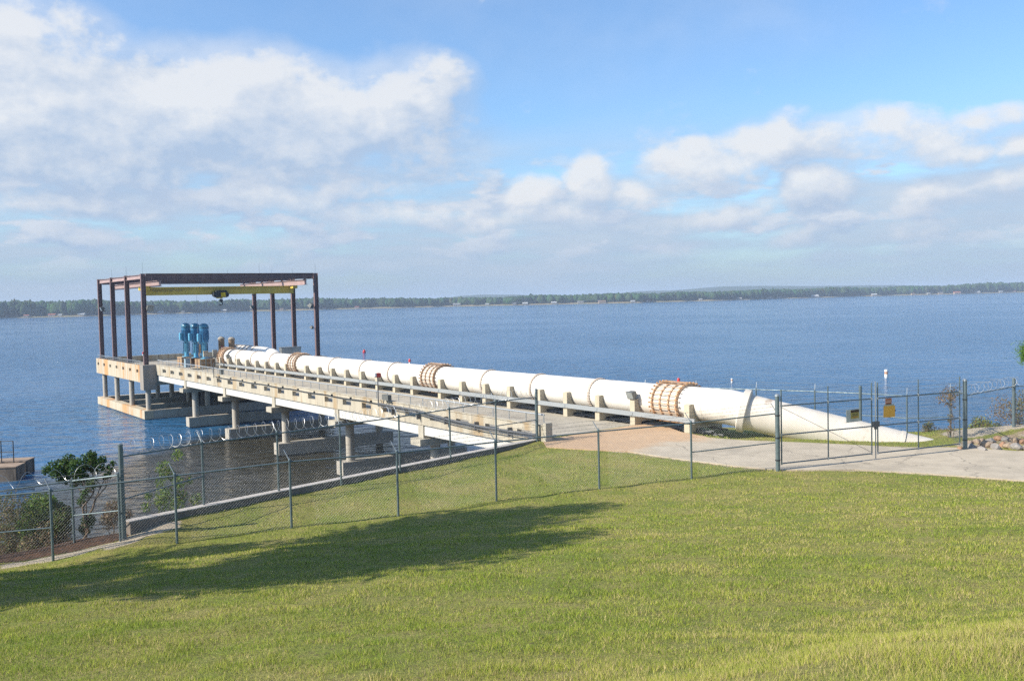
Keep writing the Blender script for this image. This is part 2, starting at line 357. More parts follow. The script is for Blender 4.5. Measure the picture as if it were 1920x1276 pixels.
def in_poly(x, y, poly):
    c = np.zeros(x.shape, bool); k = len(poly)
    for i in range(k):
        x1, y1 = poly[i]; x2, y2 = poly[(i + 1) % k]
        c ^= ((y1 > y) != (y2 > y)) & (x < (x2 - x1) * (y - y1) / (y2 - y1 + 1e-12) + x1)
    return c
def poly_dist(x, y, poly):
    b = np.full(x.shape, 1e9); k = len(poly)
    for i in range(k):
        a = np.array(poly[i]); d = np.array(poly[(i + 1) % k]) - a; t = np.clip(((x - a[0]) * d[0] + (y - a[1]) * d[1]) / (d @ d), 0, 1)
        b = np.minimum(b, np.hypot(x - a[0] - t * d[0], y - a[1] - t * d[1]))
    return np.where(in_poly(x, y, poly), -b, b)
def bumps(x, y): return .035 * np.sin(x * 1.3 + 1.1 * np.sin(y * .7)) * np.sin(y * 1.1 + x * .4) + .02 * np.sin(x * 3.1 + y * 2.3) * np.sin(y * 2.9 - x)
def ground(x, y):
    x = np.asarray(x, float); y = np.asarray(y, float)
    z = tps(x, y); rd = poly_dist(x, y, ROAD)
    z = z + bumps(x, y) * smooth(rd, .2, 2)
    z = z * smooth(rd, .0, 1.6) + (ROADZ - .05 + .03 * smooth(rd, 0, .3)) * (1 - smooth(rd, .0, 1.6))
    s_ = (x - O[0]) * U[0] + (y - O[1]) * U[1]; n_ = (x - O[0]) * N[0] + (y - O[1]) * N[1]
    z = z - .5 * smooth(n_, 6.4, 6.8) * (1 - smooth(n_, 8.4, 9.0)) * smooth(s_, -7.2, -6.2)
    z = z + .32 * np.exp(-((x - 24) / 4.5) ** 2 - ((y - 44.2) / 1.3) ** 2)
    d, seg = shore_dist(x, y)
    k = np.where((seg == 4) | (seg == 5) | (seg == 6), 9.0, np.where(seg < 4, .62, .5))
    z = z - np.clip(d - .05, 0, None) * k
    return np.maximum(z, -2.5)
gx = np.unique(np.r_[np.linspace(-90, -26, 24), np.arange(-26, 34, .35), np.linspace(34, 90, 20)])
gy = np.unique(np.r_[np.linspace(-40, -1, 14), np.arange(-1, 58, .35), np.linspace(58, 75, 6)])
GX, GY = np.meshgrid(gx, gy); GZ = ground(GX, GY)
nx, ny = len(gx), len(gy); ii = (np.arange(ny - 1)[:, None] * nx + np.arange(nx - 1)[None]).ravel()
idx = np.stack([ii, ii + 1, ii + nx + 1, ii + nx], 1).ravel()

def soil_mat():
    m = bpy.data.materials.new('grassy_soil'); m.use_nodes = True; t = m.node_tree; t.nodes.clear(); h = NT(t)
    b = h.n('ShaderNodeBsdfPrincipled'); out = h.n('ShaderNodeOutputMaterial'); t.links.new(b.outputs[0], out.inputs[0])
    co = h.n('ShaderNodeNewGeometry').outputs['Position']
    c = h.mix(h.ramp(h.noise(co, .5, 6, .6), .35, .65), (.18, .21, .04), (.28, .25, .08))
    c = h.mix(h.ramp(h.noise(co, 9, 6, .7), .45, .75), c, (.12, .095, .045))
    a = h.n('ShaderNodeAttribute'); a.attribute_name = 'tint'; sp = h.n('ShaderNodeSeparateColor'); t.links.new(a.outputs['Color'], sp.inputs[0])
    dirt = h.mix(h.ramp(h.noise(co, 1.6, 6, .6), .4, .6), (.34, .25, .165), (.40, .33, .25))
    grav = h.mix(h.ramp(h.noise(co, 22, 4, .7), .35, .65), (.54, .46, .34), (.36, .30, .22))
    fabric = h.mix(h.ramp(h.noise(co, 5, 4, .6), .4, .6), (.045, .028, .02), (.10, .055, .035))
    nz = h.m('MULTIPLY', h.m('SUBTRACT', h.noise(co, 2.5, 5, .6), .5), .9)
    c = h.mix(h.ramp(h.m('ADD', sp.outputs[0], nz), .4, .6), c, dirt)
    c = h.mix(h.ramp(h.m('ADD', sp.outputs[1], nz), .4, .6), c, grav)
    c = h.mix(h.ramp(h.m('ADD', sp.outputs[2], h.m('MULTIPLY', nz, .4)), .45, .55), c, fabric)
    t.links.new(c, b.inputs['Base Color']); b.inputs['Roughness'].default_value = .95; b.inputs['Specular IOR Level'].default_value = .2
    bn = h.n('ShaderNodeBump'); bn.inputs['Distance'].default_value = .05; t.links.new(h.noise(co, 16, 5, .7), bn.inputs['Height']); t.links.new(bn.outputs[0], b.inputs['Normal'])
    return m
def seg_dist(x, y, a, b):
    a = np.array(a, float); d = np.array(b, float) - a; t = np.clip(((x - a[0]) * d[0] + (y - a[1]) * d[1]) / (d @ d), 0, 1)
    return np.hypot(x - a[0] - t * d[0], y - a[1] - t * d[1])
def cover(x, y):
    """(dirt, gravel, fabric) weights of the ground cover; grass grows where all are low"""
    rd = poly_dist(x, y, ROAD); d, seg = shore_dist(x, y)
    dirt = .75 * (1 - smooth(np.abs(rd), .05, .5)) * (x > 4)
    dirt = np.maximum(dirt, 1 - smooth(seg_dist(x, y, (-12.0, 29.2), (-11.0, 30.4)), .15, .45))
    dirt = np.maximum(dirt, 1 - smooth(seg_dist(x, y, (-18, 28.6), (-12.6, 29.7)), .1, .5))
    dirt = np.maximum(dirt, np.where((d > -.2), .9, 0) )
    grav = 1 - smooth(seg_dist(x, y, (-15.2, 28.3), (-12.6, 29.1)), .12, .45)
    grav = np.maximum(grav, 1 - smooth(seg_dist(x, y, (-12.3, 29.0), (-10.9, 30.3)), .15, .45))
    dirt = np.maximum(dirt, .62 * (1 - smooth(seg_dist(x, y, (20.0, 41.0), (27, 43.6)), .8, 1.6)))
    grav = np.maximum(grav, .8 * (1 - smooth(seg_dist(x, y, (20.4, 43.6), (27, 45.8)), .5, 1.3)))
    fab = 1 - smooth(seg_dist(x, y, (-17.5, 29.0), (-12.7, 29.9)), .5, .9)
    return dirt, grav * (1 - fab), fab
cv = cover(GX, GY)
tint = np.stack([cv[0].ravel(), cv[1].ravel(), cv[2].ravel(), np.ones(GX.size)], 1)
terrain = fast_mesh('ground', np.stack([GX.ravel(), GY.ravel(), GZ.ravel()], 1), np.full(len(ii), 4), idx, soil_mat(), tint, True)
struct(terrain)

# ------------------------------------------------------------------ road
def road_mat():
    m = bpy.data.materials.new('road_concrete'); m.use_nodes = True; t = m.node_tree; t.nodes.clear(); h = NT(t)
    b = h.n('ShaderNodeBsdfPrincipled'); out = h.n('ShaderNodeOutputMaterial'); t.links.new(b.outputs[0], out.inputs[0])
    co = h.n('ShaderNodeNewGeometry').outputs['Position']; sp = h.n('ShaderNodeSeparateXYZ'); t.links.new(co, sp.inputs[0])
    c = h.mix(h.ramp(h.noise(co, 1.1, 8, .65), .35, .65), (.50, .43, .325), (.42, .36, .27))
    c = h.mix(h.ramp(h.noise(co, 30, 4, .7), .45, .8), c, (.27, .245, .20))
    vo = h.n('ShaderNodeTexVoronoi'); vo.feature = 'DISTANCE_TO_EDGE'; vo.inputs['Scale'].default_value = .28; wv = h.n('ShaderNodeVectorMath', operation='ADD'); t.links.new(co, wv.inputs[0]); nn_ = h.n('ShaderNodeTexNoise'); t.links.new(co, nn_.inputs['Vector']); nn_.inputs['Scale'].default_value = 1.2; nn_.inputs['Detail'].default_value = 6; t.links.new(nn_.outputs['Color'], wv.inputs[1]); t.links.new(wv.outputs[0], vo.inputs['Vector'])
    c = h.mix(h.m('MULTIPLY', h.ramp(vo.outputs['Distance'], .012, .0), .6), c, (.16, .14, .11))
    c = h.mix(h.m('MULTIPLY', h.ramp(h.noise(co, .35, 6, .65), .5, .68), .45), c, (.28, .245, .19))
    # clay washed over the slab at the pier's root: its own patch, bounded by a wandering line
    e = h.m('MULTIPLY_ADD', sp.outputs[0], -.62, h.m('MULTIPLY', sp.outputs[1], .78))
    e = h.m('ADD', e, h.m('MULTIPLY', h.m('SUBTRACT', h.noise(co, .55, 5, .6), .5), 5.0))
    w = h.ramp(e, 28.0, 30.0)
    clay = h.mix(h.ramp(h.noise(co, 2.2, 7, .65), .35, .65), (.52, .345, .20), (.44, .30, .185))
    c = h.mix(h.m('MULTIPLY', w, .88), c, clay)
    t.links.new(c, b.inputs['Base Color']); b.inputs['Roughness'].default_value = .92; b.inputs['Specular IOR Level'].default_value = .25
    bn = h.n('ShaderNodeBump'); bn.inputs['Distance'].default_value = .01; t.links.new(h.noise(co, 14, 6, .7), bn.inputs['Height']); t.links.new(bn.outputs[0], b.inputs['Normal'])
    return m
mb = MB(); mb.prism([(p[0], p[1]) for p in ROAD], (0, 0, ROADZ - .11), (1, 0, 0), (0, 1, 0), (0, 0, 1), .22)
struct(mb.build('road', road_mat()))

# ------------------------------------------------------------------ water
def water_mat():
    m = bpy.data.materials.new('lake_water'); m.use_nodes = True; t = m.node_tree; t.nodes.clear(); h = NT(t)
    b = h.n('ShaderNodeBsdfPrincipled'); out = h.n('ShaderNodeOutputMaterial'); t.links.new(b.outputs[0], out.inputs[0])
    co = h.n('ShaderNodeNewGeometry').outputs['Position']
    b.inputs['Base Color'].default_value = (.022, .045, .07, 1); b.inputs['Roughness'].default_value = .11; b.inputs['IOR'].default_value = 1.333
    sp = h.n('ShaderNodeSeparateXYZ'); t.links.new(co, sp.inputs[0])
    ex = h.m('DIVIDE', h.m('ADD', sp.outputs[0], 17.0), 14.0); ey = h.m('DIVIDE', h.m('SUBTRACT', sp.outputs[1], 66.0), 25.0)   # silty shallows by the pier, its dark reflection also put into the colour
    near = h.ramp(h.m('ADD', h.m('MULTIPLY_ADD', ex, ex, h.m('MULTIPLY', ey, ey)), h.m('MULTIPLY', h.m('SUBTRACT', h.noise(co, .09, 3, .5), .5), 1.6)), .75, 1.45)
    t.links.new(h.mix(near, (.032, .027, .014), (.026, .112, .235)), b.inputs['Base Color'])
    mp = h.n('ShaderNodeMapping'); mp.inputs['Rotation'].default_value = (0, 0, R(-14)); mp.inputs['Scale'].default_value = (.55, 1.0, 1); t.links.new(co, mp.inputs[0])
    w1 = h.noise(mp.outputs[0], 1.1, 3, .55, .4); w2 = h.noise(mp.outputs[0], 3.4, 3, .6, .2); w3 = h.noise(mp.outputs[0], .16, 2, .5)
    calm = h.ramp(h.noise(co, .011, 4, .55), .40, .60, .50, 1.0)
    mp2 = h.n('ShaderNodeMapping'); mp2.inputs['Rotation'].default_value = (0, 0, R(-9)); mp2.inputs['Scale'].default_value = (.5, 1.0, 1); t.links.new(co, mp2.inputs[0])
    w4 = h.noise(mp2.outputs[0], .5, 3, .55, .5)
    hh = h.m('ADD', h.m('MULTIPLY', w4, 1.5), h.m('MULTIPLY', w1, .55)); hh = h.m('ADD', hh, h.m('ADD', h.m('MULTIPLY', w2, .13), h.m('MULTIPLY', w3, .8)))
    bn = h.n('ShaderNodeBump'); bn.inputs['Distance'].default_value = 1.0; t.links.new(calm, bn.inputs['Strength']); t.links.new(hh, bn.inputs['Height'])
    t.links.new(bn.outputs[0], b.inputs['Normal'])
    return m
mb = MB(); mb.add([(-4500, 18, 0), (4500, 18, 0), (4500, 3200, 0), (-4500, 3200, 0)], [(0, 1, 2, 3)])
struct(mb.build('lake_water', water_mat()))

# ------------------------------------------------------------------ far shore, hills, woods, houses
SHX = np.array([-2500, -700, 0, 200, 450, 640, 830, 960, 1200, 1400, 1600, 1920, 2600, 4500]); SHD = np.array([900, 1250, 1305, 1349, 1560, 1590, 1659, 1640, 1560, 1690, 1927, 2088, 2100, 1600])
def shore_Y(px): return np.interp(px, SHX, SHD) + 12 * np.sin(np.asarray(px) * .031) + 7 * np.sin(np.asarray(px) * .083)
pxs = np.linspace(-2400, 4400, 260); rows = [(-25, -2), (4, .5), (14, 2.0), (120, 4), (600, 5), (2600, 7), (7000, 8)]
V = []
for dy, z in rows:
    Yy = shore_Y(pxs) + dy; V.append(np.stack([(pxs - 960) / 1800 * Yy, Yy, np.full(len(pxs), float(z))], 1))
V = np.vstack(V); k = len(pxs); ii = (np.arange(len(rows) - 1)[:, None] * k + np.arange(k - 1)[None]).ravel()
bank_m = surf('far_bank_soil', (.16, .15, .07), (.26, .20, .12), .05, .95)
struct(fast_mesh('far_shore', V, np.full(len(ii), 4), np.stack([ii, ii + 1, ii + k + 1, ii + k], 1).ravel(), bank_m))
hill_m = surf('wooded_hill', (.045, .075, .03), (.03, .05, .022), .02, .95, bump=3.0, bscale=.05)
def hill(D, hf, name, x0, x1):
    p = np.linspace(x0, x1, 220); V = []
    for dy, f_ in ((-500, 0), (-250, .55), (0, 1), (400, .8), (900, 0)):
        Yy = D + dy; V.append(np.stack([(p - 960) / 1800 * Yy, np.full(len(p), float(Yy)), 6 + hf(p) * f_ + (rng.random(len(p)) * 1.2 if f_ else 0)], 1))
    V = np.vstack(V); k = len(p); ii = (np.arange(4)[:, None] * k + np.arange(k - 1)[None]).ravel()
    struct(fast_mesh(name, V, np.full(len(ii), 4), np.stack([ii, ii + 1, ii + k + 1, ii + k], 1).ravel(), hill_m, smooth=True))
def bell(p, c, w, hgt): return hgt * np.exp(-((p - c) / w) ** 2)
hill(3500, lambda p: bell(p, 960, 95, 18) + bell(p, 870, 60, 12) + bell(p, 1190, 60, 14) + bell(p, 1330, 120, 24) + bell(p, 1480, 130, 21) + bell(p, 1660, 120, 18) + bell(p, 2100, 300, 20) + bell(p, -300, 400, 14), 'hills', -1200, 3200)

def ico():
    bm = bmesh.new(); bmesh.ops.create_icosphere(bm, subdivisions=2, radius=1); v = np.array([q.co[:] for q in bm.verts]); f = np.array([[w.index for w in q.verts] for q in bm.faces]); bm.free(); return v, f
IV, IF = ico()
def crowns(name, C, RR, H, m, tints, jag=.17):
    """many small tree crowns in one mesh: C centres, RR radii, H half-heights"""
    n = len(C); k = len(IV); d = 1 + rng.normal(0, jag, (n, k, 1)); V = IV[None] * d * np.stack([RR, RR, H], 1)[:, None] + C[:, None]
    f = (IF[None] + (np.arange(n) * k)[:, None, None]).reshape(-1, 3)
    t = np.repeat(tints[:, None], k, 1) * (.8 + .4 * rng.random((n, k, 1))); t[..., 3] = 1
    return fast_mesh(name, V.reshape(-1, 3), np.full(len(f), 3), f.ravel(), m, t.reshape(-1, 4))
n = 9500; p = rng.uniform(-1500, 3600, n); dy = 16 + rng.random(n) ** 1.3 * 110; Y0 = shore_Y(p)
hgt = np.interp(p, [-1500, 0, 200, 450, 640, 830, 900, 1000, 1200, 1400, 1500, 1700, 1920, 3500], [19, 19, 19.5, 16, 16, 14.5, 12, 13, 14.5, 14.5, 15, 17, 20, 20])
hgt = hgt * (.86 + .14 * rng.random(n) + .05 * np.sin(p * .045) + .06 * np.sin(p * .013 + 1)); Yc = Y0 + dy
C = np.stack([(p - 960) / 1800 * Yc, Yc, 1.5 + hgt * .55], 1); rr = rng.uniform(3.5, 7.0, n)
tt = np.stack([.8 + .5 * rng.random(n), .8 + .4 * rng.random(n), .8 + .3 * rng.random(n), np.ones(n)], 1)
brown = rng.random(n) < .04; tt[brown, 0] *= 1.7; tt[brown, 1] *= 1.05
wood_m = surf('far_woods_foliage', (.040, .080, .030), (.026, .055, .022), .03, .9, spec=.1, attr='tint')
woods = crowns('far_woods', C, rr, hgt * .5, wood_m, tt)
woods['kind'] = 'stuff'; tag(woods, 'hazy green belt of woods along the whole far shore of the lake', 'woods')

wall_w = surf('house_white_wall', (.40, .40, .38), None, .5, .8); wall_t = surf('house_tan_wall', (.50, .40, .30), None, .5, .8)
roof_w = surf('white_roof', (.60, .61, .60), None, .5, .6); roof_g = surf('grey_roof', (.25, .25, .25), None, .5, .8); roof_r = surf('red_roof', (.34, .12, .08), None, .5, .8); roof_b = surf('brown_roof', (.24, .16, .11), None, .5, .8)
HS = [(52,'w','r',9,'small red-roofed house on the far shore at the left edge of the photo'),(100,'w','r',13,'low white house with a reddish roof on the left far shore'),(115,'w','w',7,'tiny white boathouse just right of the low reddish-roofed house'),
 (155,'w','w',12,'white-roofed boathouse on the left far shore before the crane frame'),(303,'w','w',11,'white boathouse on the far shore seen inside the crane frame at left'),(345,'w','g',6,'tiny white hut on the far shore below the yellow crane beam'),
 (422,'w','w',11,'white boathouse seen just right of the hanging crane hook'),(437,'w','g',6,'small white shed beside the boathouse right of the crane hook'),(530,'t','b',8,'tan house seen between the two middle right crane posts'),
 (610,'w','r',8,'red-roofed boathouse just right of the crane frame'),(671,'w','r',9,'orange-red roofed boathouse right of the crane frame by itself'),(763,'t','b',6,'tiny tan hut on the empty stretch of far shore'),
 (858,'w','g',18,'wide grey-roofed boathouse below the far hills'),(915,'w','w',8,'small white boathouse under the middle of the hills'),(966,'w','g',8,'low grey-roofed dock house left of the pale boathouse'),(986,'w','w',12,'pale boathouse near the middle of the far shore'),
 (1040,'w','w',12,'white low boathouse right of the far hill crest'),(1090,'w','g',14,'grey and white lakeside house on a clearing'),(1130,'t','b',16,'tan house with brown roof on bare clay bank'),(1188,'w','w',9,'bright white tall boathouse right of the clay bank'),(1217,'w','r',9,'small red-roofed house right of the bright white boathouse'),
 (1315,'w','w',7,'white boathouse alone on the right-centre far shore'),(1388,'w','w',9,'white boathouse in front of dense trees on the right-centre shore'),(1443,'t','b',15,'tan lakeside house left of the large white house'),(1462,'w','g',7,'small grey-roofed annex beside the tan lakeside house'),(1528,'w','w',20,'large white house on the right far shore'),
 (1640,'w','w',14,'white house with low dock on the right far shore'),(1713,'t','b',10,'tan cottage left of the small white cottage'),(1742,'w','w',8,'small white cottage on the right far shore'),(1764,'t','g',14,'pale tan house beside the big red-roofed house'),
 (1795,'t','r',18,'big red-roofed house near the right end of the far shore'),(1833,'w','w',15,'white boathouse right of the big red-roofed house'),(1877,'w','w',10,'white hut near the right edge of the far shore'),(1902,'w','r',9,'rightmost red-roofed hut on the far shore')]
for (px_, wc, rc, w, lab) in HS:
    Yh = float(shore_Y(px_)) + 9; x = (px_ - 960) / 1800 * Yh; hh = min(3.2 + w * .05, 4.2); w = w * .72; hh *= .62; dp = w * .7
    r_ = root('lakeside_house', (x, Yh, .9), lab, 'house', 'houses along the far shore')
    m1 = MB().box((x, Yh, 1 + hh / 2), (w, dp, hh)).build('wall', wall_w if wc == 'w' else wall_t, r_)
    rh = w * .16; mb = MB(); mb.prism([(-dp / 2 - .6, 0), (dp / 2 + .6, 0), (0, rh)], (x, Yh, 1 + hh), (0, 1, 0), (0, 0, 1), (1, 0, 0), w + 1.0)
    mb.build('roof', {'w': roof_w, 'r': roof_r, 'g': roof_g, 'b': roof_b}[rc], r_)
    MB().box((x, Yh - dp / 2 - 1.2, 1.0), (w * 1.1, 2.4, .35)).build('dock_deck', surf('dock_boards', (.36, .32, .26)), r_)
    for i in (-1, 0, 1): MB().box((x + i * w * .28, Yh - dp / 2 - .03, 1 + hh * .45), (w * .12, .06, hh * .45)).build('window', surf('dark_window', (.03, .035, .045), None, .5, .15), r_)

# ------------------------------------------------------------------ the pier
zs = lambda s: -.0035 * s                # the far end of the pipe rack sits a little lower
pier = root('pipe_pier', tuple(pt(0, 3, 4.85)), 'long concrete pier carrying the white pipeline from the shore to the pump platform', 'pier')
mb = MB(); pb(mb, -.6, 66.2, -.35, 6.55, 4.55, 4.85); pb(mb, .2, 66.2, 8.35, 9.5, 4.55, 4.85); mb.build('deck', deck_c, pier)
# parapet with drain openings
mb = MB(); zt, zb, w0, w1 = 5.6, 4.57, 4.92, 5.27
pb(mb, -1.6, 64.4, -.62, -.35, w1, zt); pb(mb, -1.6, 64.4, -.62, -.35, zb, w0)
ws = [2.78 + 2.8 * k for k in range(-1, 22)]; prev = -1.6
for w in ws:
    pb(mb, prev, w - .62, -.62, -.35, w0, w1); prev = w + .62
pb(mb, prev, 64.4, -.62, -.35, w0, w1)
pb(mb, -1.6, 64.4, -.66, -.31, zt, zt + .05)
mb.build('parapet', parapet_c, pier)
mb = MB(); pb(mb, .2, 64.4, 9.5, 9.75, 4.57, 5.1); mb.build('curb', parapet_c, pier)
BENTS = [10.1, 21.3, 32.5, 43.7, 54.9]
ends = [-.4] + BENTS + [65.6]
for a, b in zip(ends[:-1], ends[1:]):
    for n0 in (-.5, 2.6, 5.8, 8.8):
        mb = MB(); pb(mb, a + (.28 if a > 0 else 0), b - .28, n0, n0 + .45, 3.98, 4.55); mb.build('girder', girder_c, pier)
for s in BENTS:
    mb = MB(); pb(mb, s - .28, s + .28, -.58, 9.4, 3.8, 4.56); mb.build('diaphragm', concrete, pier)
    mb = MB(); pb(mb, s - .55, s + .55, -.95, 9.6, 3.42, 3.8); mb.build('bent_cap', concrete, pier)
    for nn in (.35, 8.3):
        MB().cyl(pt(s, nn, -2), pt(s, nn, 3.42), .29, 20).build('column', column_c, pier, smooth='auto')
    mb = MB(); pb(mb, s - .5, s + .5, -.45, 9.3, .12, 1.0); mb.build('strut_beam', wet_c, pier)
# handrail on the parapet, guard beam on the saddles
mb = MB(); mb.tube([pt(-1.45, -.48, 6.1), pt(64.3, -.48, 6.1)], .038, 6)
for s in np.arange(-1.4, 64.4, 1.42): mb.cyl(pt(s, -.48, 5.64), pt(s, -.48, 6.1), .026, 5)
mb.build('handrail', rail_m, pier)
SAD = [-4.11, -.21, 2.62, 5.42, 7.95, 11.04, 13.78, 16.58, 19.32, 23.18, 25.87, 28.66, 31.4, 34.2, 36.9, 39.57, 42.31, 46.9, 49.3, 51.9, 54.5, 57.2, 59.9, 62.5, 65.2]
PR = .84; PN = 7.35
def zax(s): return 6.15 - .0028 * s
prof = [(6.2, 0), (6.66, 0), (6.66, .2), (8.04, .2), (8.04, 0), (8.5, 0), (8.5, 1.36), (8.34, 1.40), (8.22, 1.40)]
for i in range(13):
    a = math.pi * i / 12; prof.append((PN + .875 * math.cos(a), 1.30 - .875 * math.sin(a)))
prof += [(6.48, 1.40), (6.36, 1.40), (6.2, 1.36)]
for s in SAD:
    mb = MB(); mb.prism(prof, pt(s, 0, 4.85 + zs(s)), N, Zv, U, .36); mb.build('pipe_saddle', saddle_c, pier)
mb = MB()
for a, b in zip(SAD[:-1], SAD[1:]): pb(mb, a, b - .02, 6.1, 6.19, 5.36 + zs(a), 5.60 + zs(a)); pb(mb, b - .12, b + .12, 6.075, 6.1, 5.40 + zs(a), 5.56 + zs(a))
pb(mb, SAD[0] - .6, SAD[0], 6.1, 6.19, 5.36, 5.6)
mb.build('guard_rail', rail_m, pier)
for (n_, z_, r_) in ((6.75, 4.95, .05), (6.95, 4.98, .035), (7.2, 4.72, .09), (7.6, 4.72, .06), (7.9, 4.97, .05)):
    mb = MB(); mb.tube([pt(-5.2, n_, z_), pt(65, n_, z_ - .1)], r_, 6); mb.build('conduit', cond_m, pier)
mb = MB()
for s in np.arange(-4.8, 65, 1.3): pb(mb, s, s + .08, 6.62, 8.1, 4.86 + zs(s), 4.905 + zs(s))
mb.build('conduit_bracket', cond_m, pier)
# end pillar and abutment
mb = MB(); pb(mb, -1.80, -1.6, -.68, -.30, 4.3, 5.75); mb.build('end_pillar', concrete, pier)
mb = MB(); pb(mb, -.9, .15, -.7, 9.8, 1.0, 4.5); mb.build('abutment', concrete, pier)
# cable sagging on the parapet's outer face and the thick conduit after the lamp pole
mb = MB(); path = []
for s in np.arange(14.8, 46, .7): path.append(pt(s, -.72, 5.43 - .05 * abs(math.sin(s * .55))))
mb.tube(path, .028, 5)
for s in np.arange(16, 46, 2.85): pb(mb, s, s + .05, -.74, -.62, 5.41, 5.52)
mb.build('hanging_cable', dark_m, pier)
mb = MB(); path = [pt(s, -.8, z) for s, z in ((14.8, 5.42), (12, 5.40), (9.8, 5.38), (8.0, 5.25), (6.5, 5.17), (3.6, 5.1), (1, 5.12), (-1.2, 5.17))]; mb.tube(path, .065, 8)
mb.tube([q - np.array([0, 0, .14]) - N * .02 for q in path], .03, 6)
for s in (13, 10, 7, 4, 1): pb(mb, s, s + .08, -.86, -.62, 4.9, 5.3)
mb.build('conduit_run', cond_m, pier)

# ------------------------------------------------------------------ pump platform
plat = root('pump_platform', tuple(pt(75, 8, 4.85)), 'square concrete pump platform on round columns at the outer end of the pier', 'platform')
S0, S1, N0, N1 = 64.4, 86.0, -1.9, 18.3
mb = MB(); pb(mb, S0 + .5, S1 - .3, N0 + .3, N1 - .3, 4.35, 4.85); mb.build('slab', deck_c, plat)
mb = MB(); a0, a1 = 65.2, 86.0; f0, f1, g0, g1 = 3.8, 5.55, 4.78, 5.10
pb(mb, a0, a1, N0, N0 + .3, g1, f1); pb(mb, a0, a1, N0, N0 + .3, f0, g0); prev = a0
for k in range(7):
    w = 66.9 + 3.0 * k
    if w > a1 - .6: break
    pb(mb, prev, w - .42, N0, N0 + .3, g0, g1); prev = w + .42
pb(mb, prev, a1, N0, N0 + .3, g0, g1)
mb.build('side_wall', rusty_c, plat)
mb = MB(); pb(mb, S1 - .3, S1, N0 + .3, N1 - .3, 3.8, 5.6); mb.build('back_wall', parapet_c, plat)
mb = MB(); pb(mb, a0, a1, N1 - .3, N1, 3.8, 5.3); mb.build('side_wall', parapet_c, plat)
mb = MB(); pb(mb, 64.6, 65.0, -.62, N1 - .3, 3.5, 4.5); mb.build('front_beam', concrete, plat)
mb = MB(); pb(mb, 64.4, 65.7, -1.96, -.64, 3.05, 5.62); mb.build('corner_block', surf('dark_stained_concrete', (.30, .265, .22), (.24, .21, .175), 1.2, .88, streak=True, stain=((.30, .17, .09), .6, .55, .75)), plat)
mb = MB(); pb(mb, 64.4, 65.7, 17.0, 18.36, 3.05, 5.5); mb.build('corner_block', concrete, plat)
CS = [65.3, 72.0, 78.6, 84.6]
for s in CS:
    for nn in (-1.3, 4.8, 11.2, 17.5):
        MB().cyl(pt(s, nn, -2), pt(s, nn, 4.4), .27, 18).build('column', column_c, plat, smooth='auto')
mb = MB(); pb(mb, S0 + .3, S1, N0, N0 + .9, .05, .92); mb.build('tie_beam', rusty_c, plat)
mb = MB(); pb(mb, S0 + .3, S0 + 1.2, N0 + .9, N1, .03, .9); mb.build('tie_beam', wet_c, plat)
mb = MB(); pb(mb, S1 - .9, S1, N0 + .9, N1, .03, .9); mb.build('tie_beam', wet_c, plat)
mb = MB(); pb(mb, S0 + 1.2, S1 - .9, N1 - .9, N1, .04, .91); mb.build('tie_beam', wet_c, plat)
for s in CS[1:3]:
    mb = MB(); pb(mb, s - .4, s + .4, N0 + .9, N1 - .9, .06, .85); mb.build('tie_beam', wet_c, plat)
mb = MB()
mb.tube([pt(65.8, -1.75, 5.95), pt(85.8, -1.75, 5.95)], .03, 6); mb.tube([pt(65.8, -1.75, 5.75), pt(85.8, -1.75, 5.75)], .018, 5)
for s in np.arange(65.9, 86, .9): mb.cyl(pt(s, -1.75, 5.5), pt(s, -1.75, 5.95), .022, 5)
mb.build('handrail', galv, plat)
mb = MB(); mb.tube([pt(64.6, -.5, 6.1), pt(64.6, 5.2, 6.1)], .03, 6)
for n_ in np.arange(-.4, 5.3, 1.1): mb.cyl(pt(64.6, n_, 4.85), pt(64.6, n_, 6.1), .022, 5)
mb.tube([pt(64.6, -.5, 5.5), pt(64.6, 5.2, 5.5)], .02, 6)
for k in range(7):
    pass
mb.build('handrail', galv, plat)
for i, (s, n_) in enumerate(((67.9, 5.5), (71.0, 5.5), (74.4, 5.5), (69.5, 10.5), (73.0, 10.5), (76.5, 10.5))):
    MB().cyl(pt(s, n_, -2), pt(s, n_, 4.4), .62, 16).build('pump_shaft', surf('dark_shaft', (.06, .055, .05), (.045, .04, .04), 2, .7), plat, smooth='auto')

# ------------------------------------------------------------------ steel crane frame
frame = root('crane_frame', tuple(pt(75, 8, 5.6)), 'tall maroon steel portal frame standing over the pump platform', 'steel frame')
RS = [65.3, 72.0, 78.6, 85.0]; ZT = 15.0
def hbeam(mb, a, b, w, h, upv=Zv, tf=.03, tw=.02):
    a = np.array(a, float); b = np.array(b, float); d = b - a; L = np.linalg.norm(d); d /= L; upv = np.array(upv, float); upv = upv - d * (upv @ d); upv /= np.linalg.norm(upv); sd = np.cross(d, upv); c = (a + b) / 2
    ax = (tuple(d), tuple(sd), tuple(upv))
    mb.box(c + upv * (h / 2 - tf / 2), (L, w, tf), ax); mb.box(c - upv * (h / 2 - tf / 2), (L, w, tf), ax); mb.box(c, (L, tw, h - 2 * tf), ax)
    return mb
for s in RS:
    for nn in (-1.4, 17.6):
        mb = MB(); hbeam(mb, pt(s, nn, 5.55), pt(s, nn, ZT), .36, .46, N, .04, .03); pb(mb, s - .35, s + .35, nn - .35, nn + .35, 5.52, 5.6); mb.build('column', steel_m, frame)
for s in RS:
    mb = MB(); hbeam(mb, pt(s, -1.1, ZT - .32), pt(s, 17.3, ZT - .32), .34, .66, Zv, .04, .03); mb.build('portal_beam', steel_m, frame)
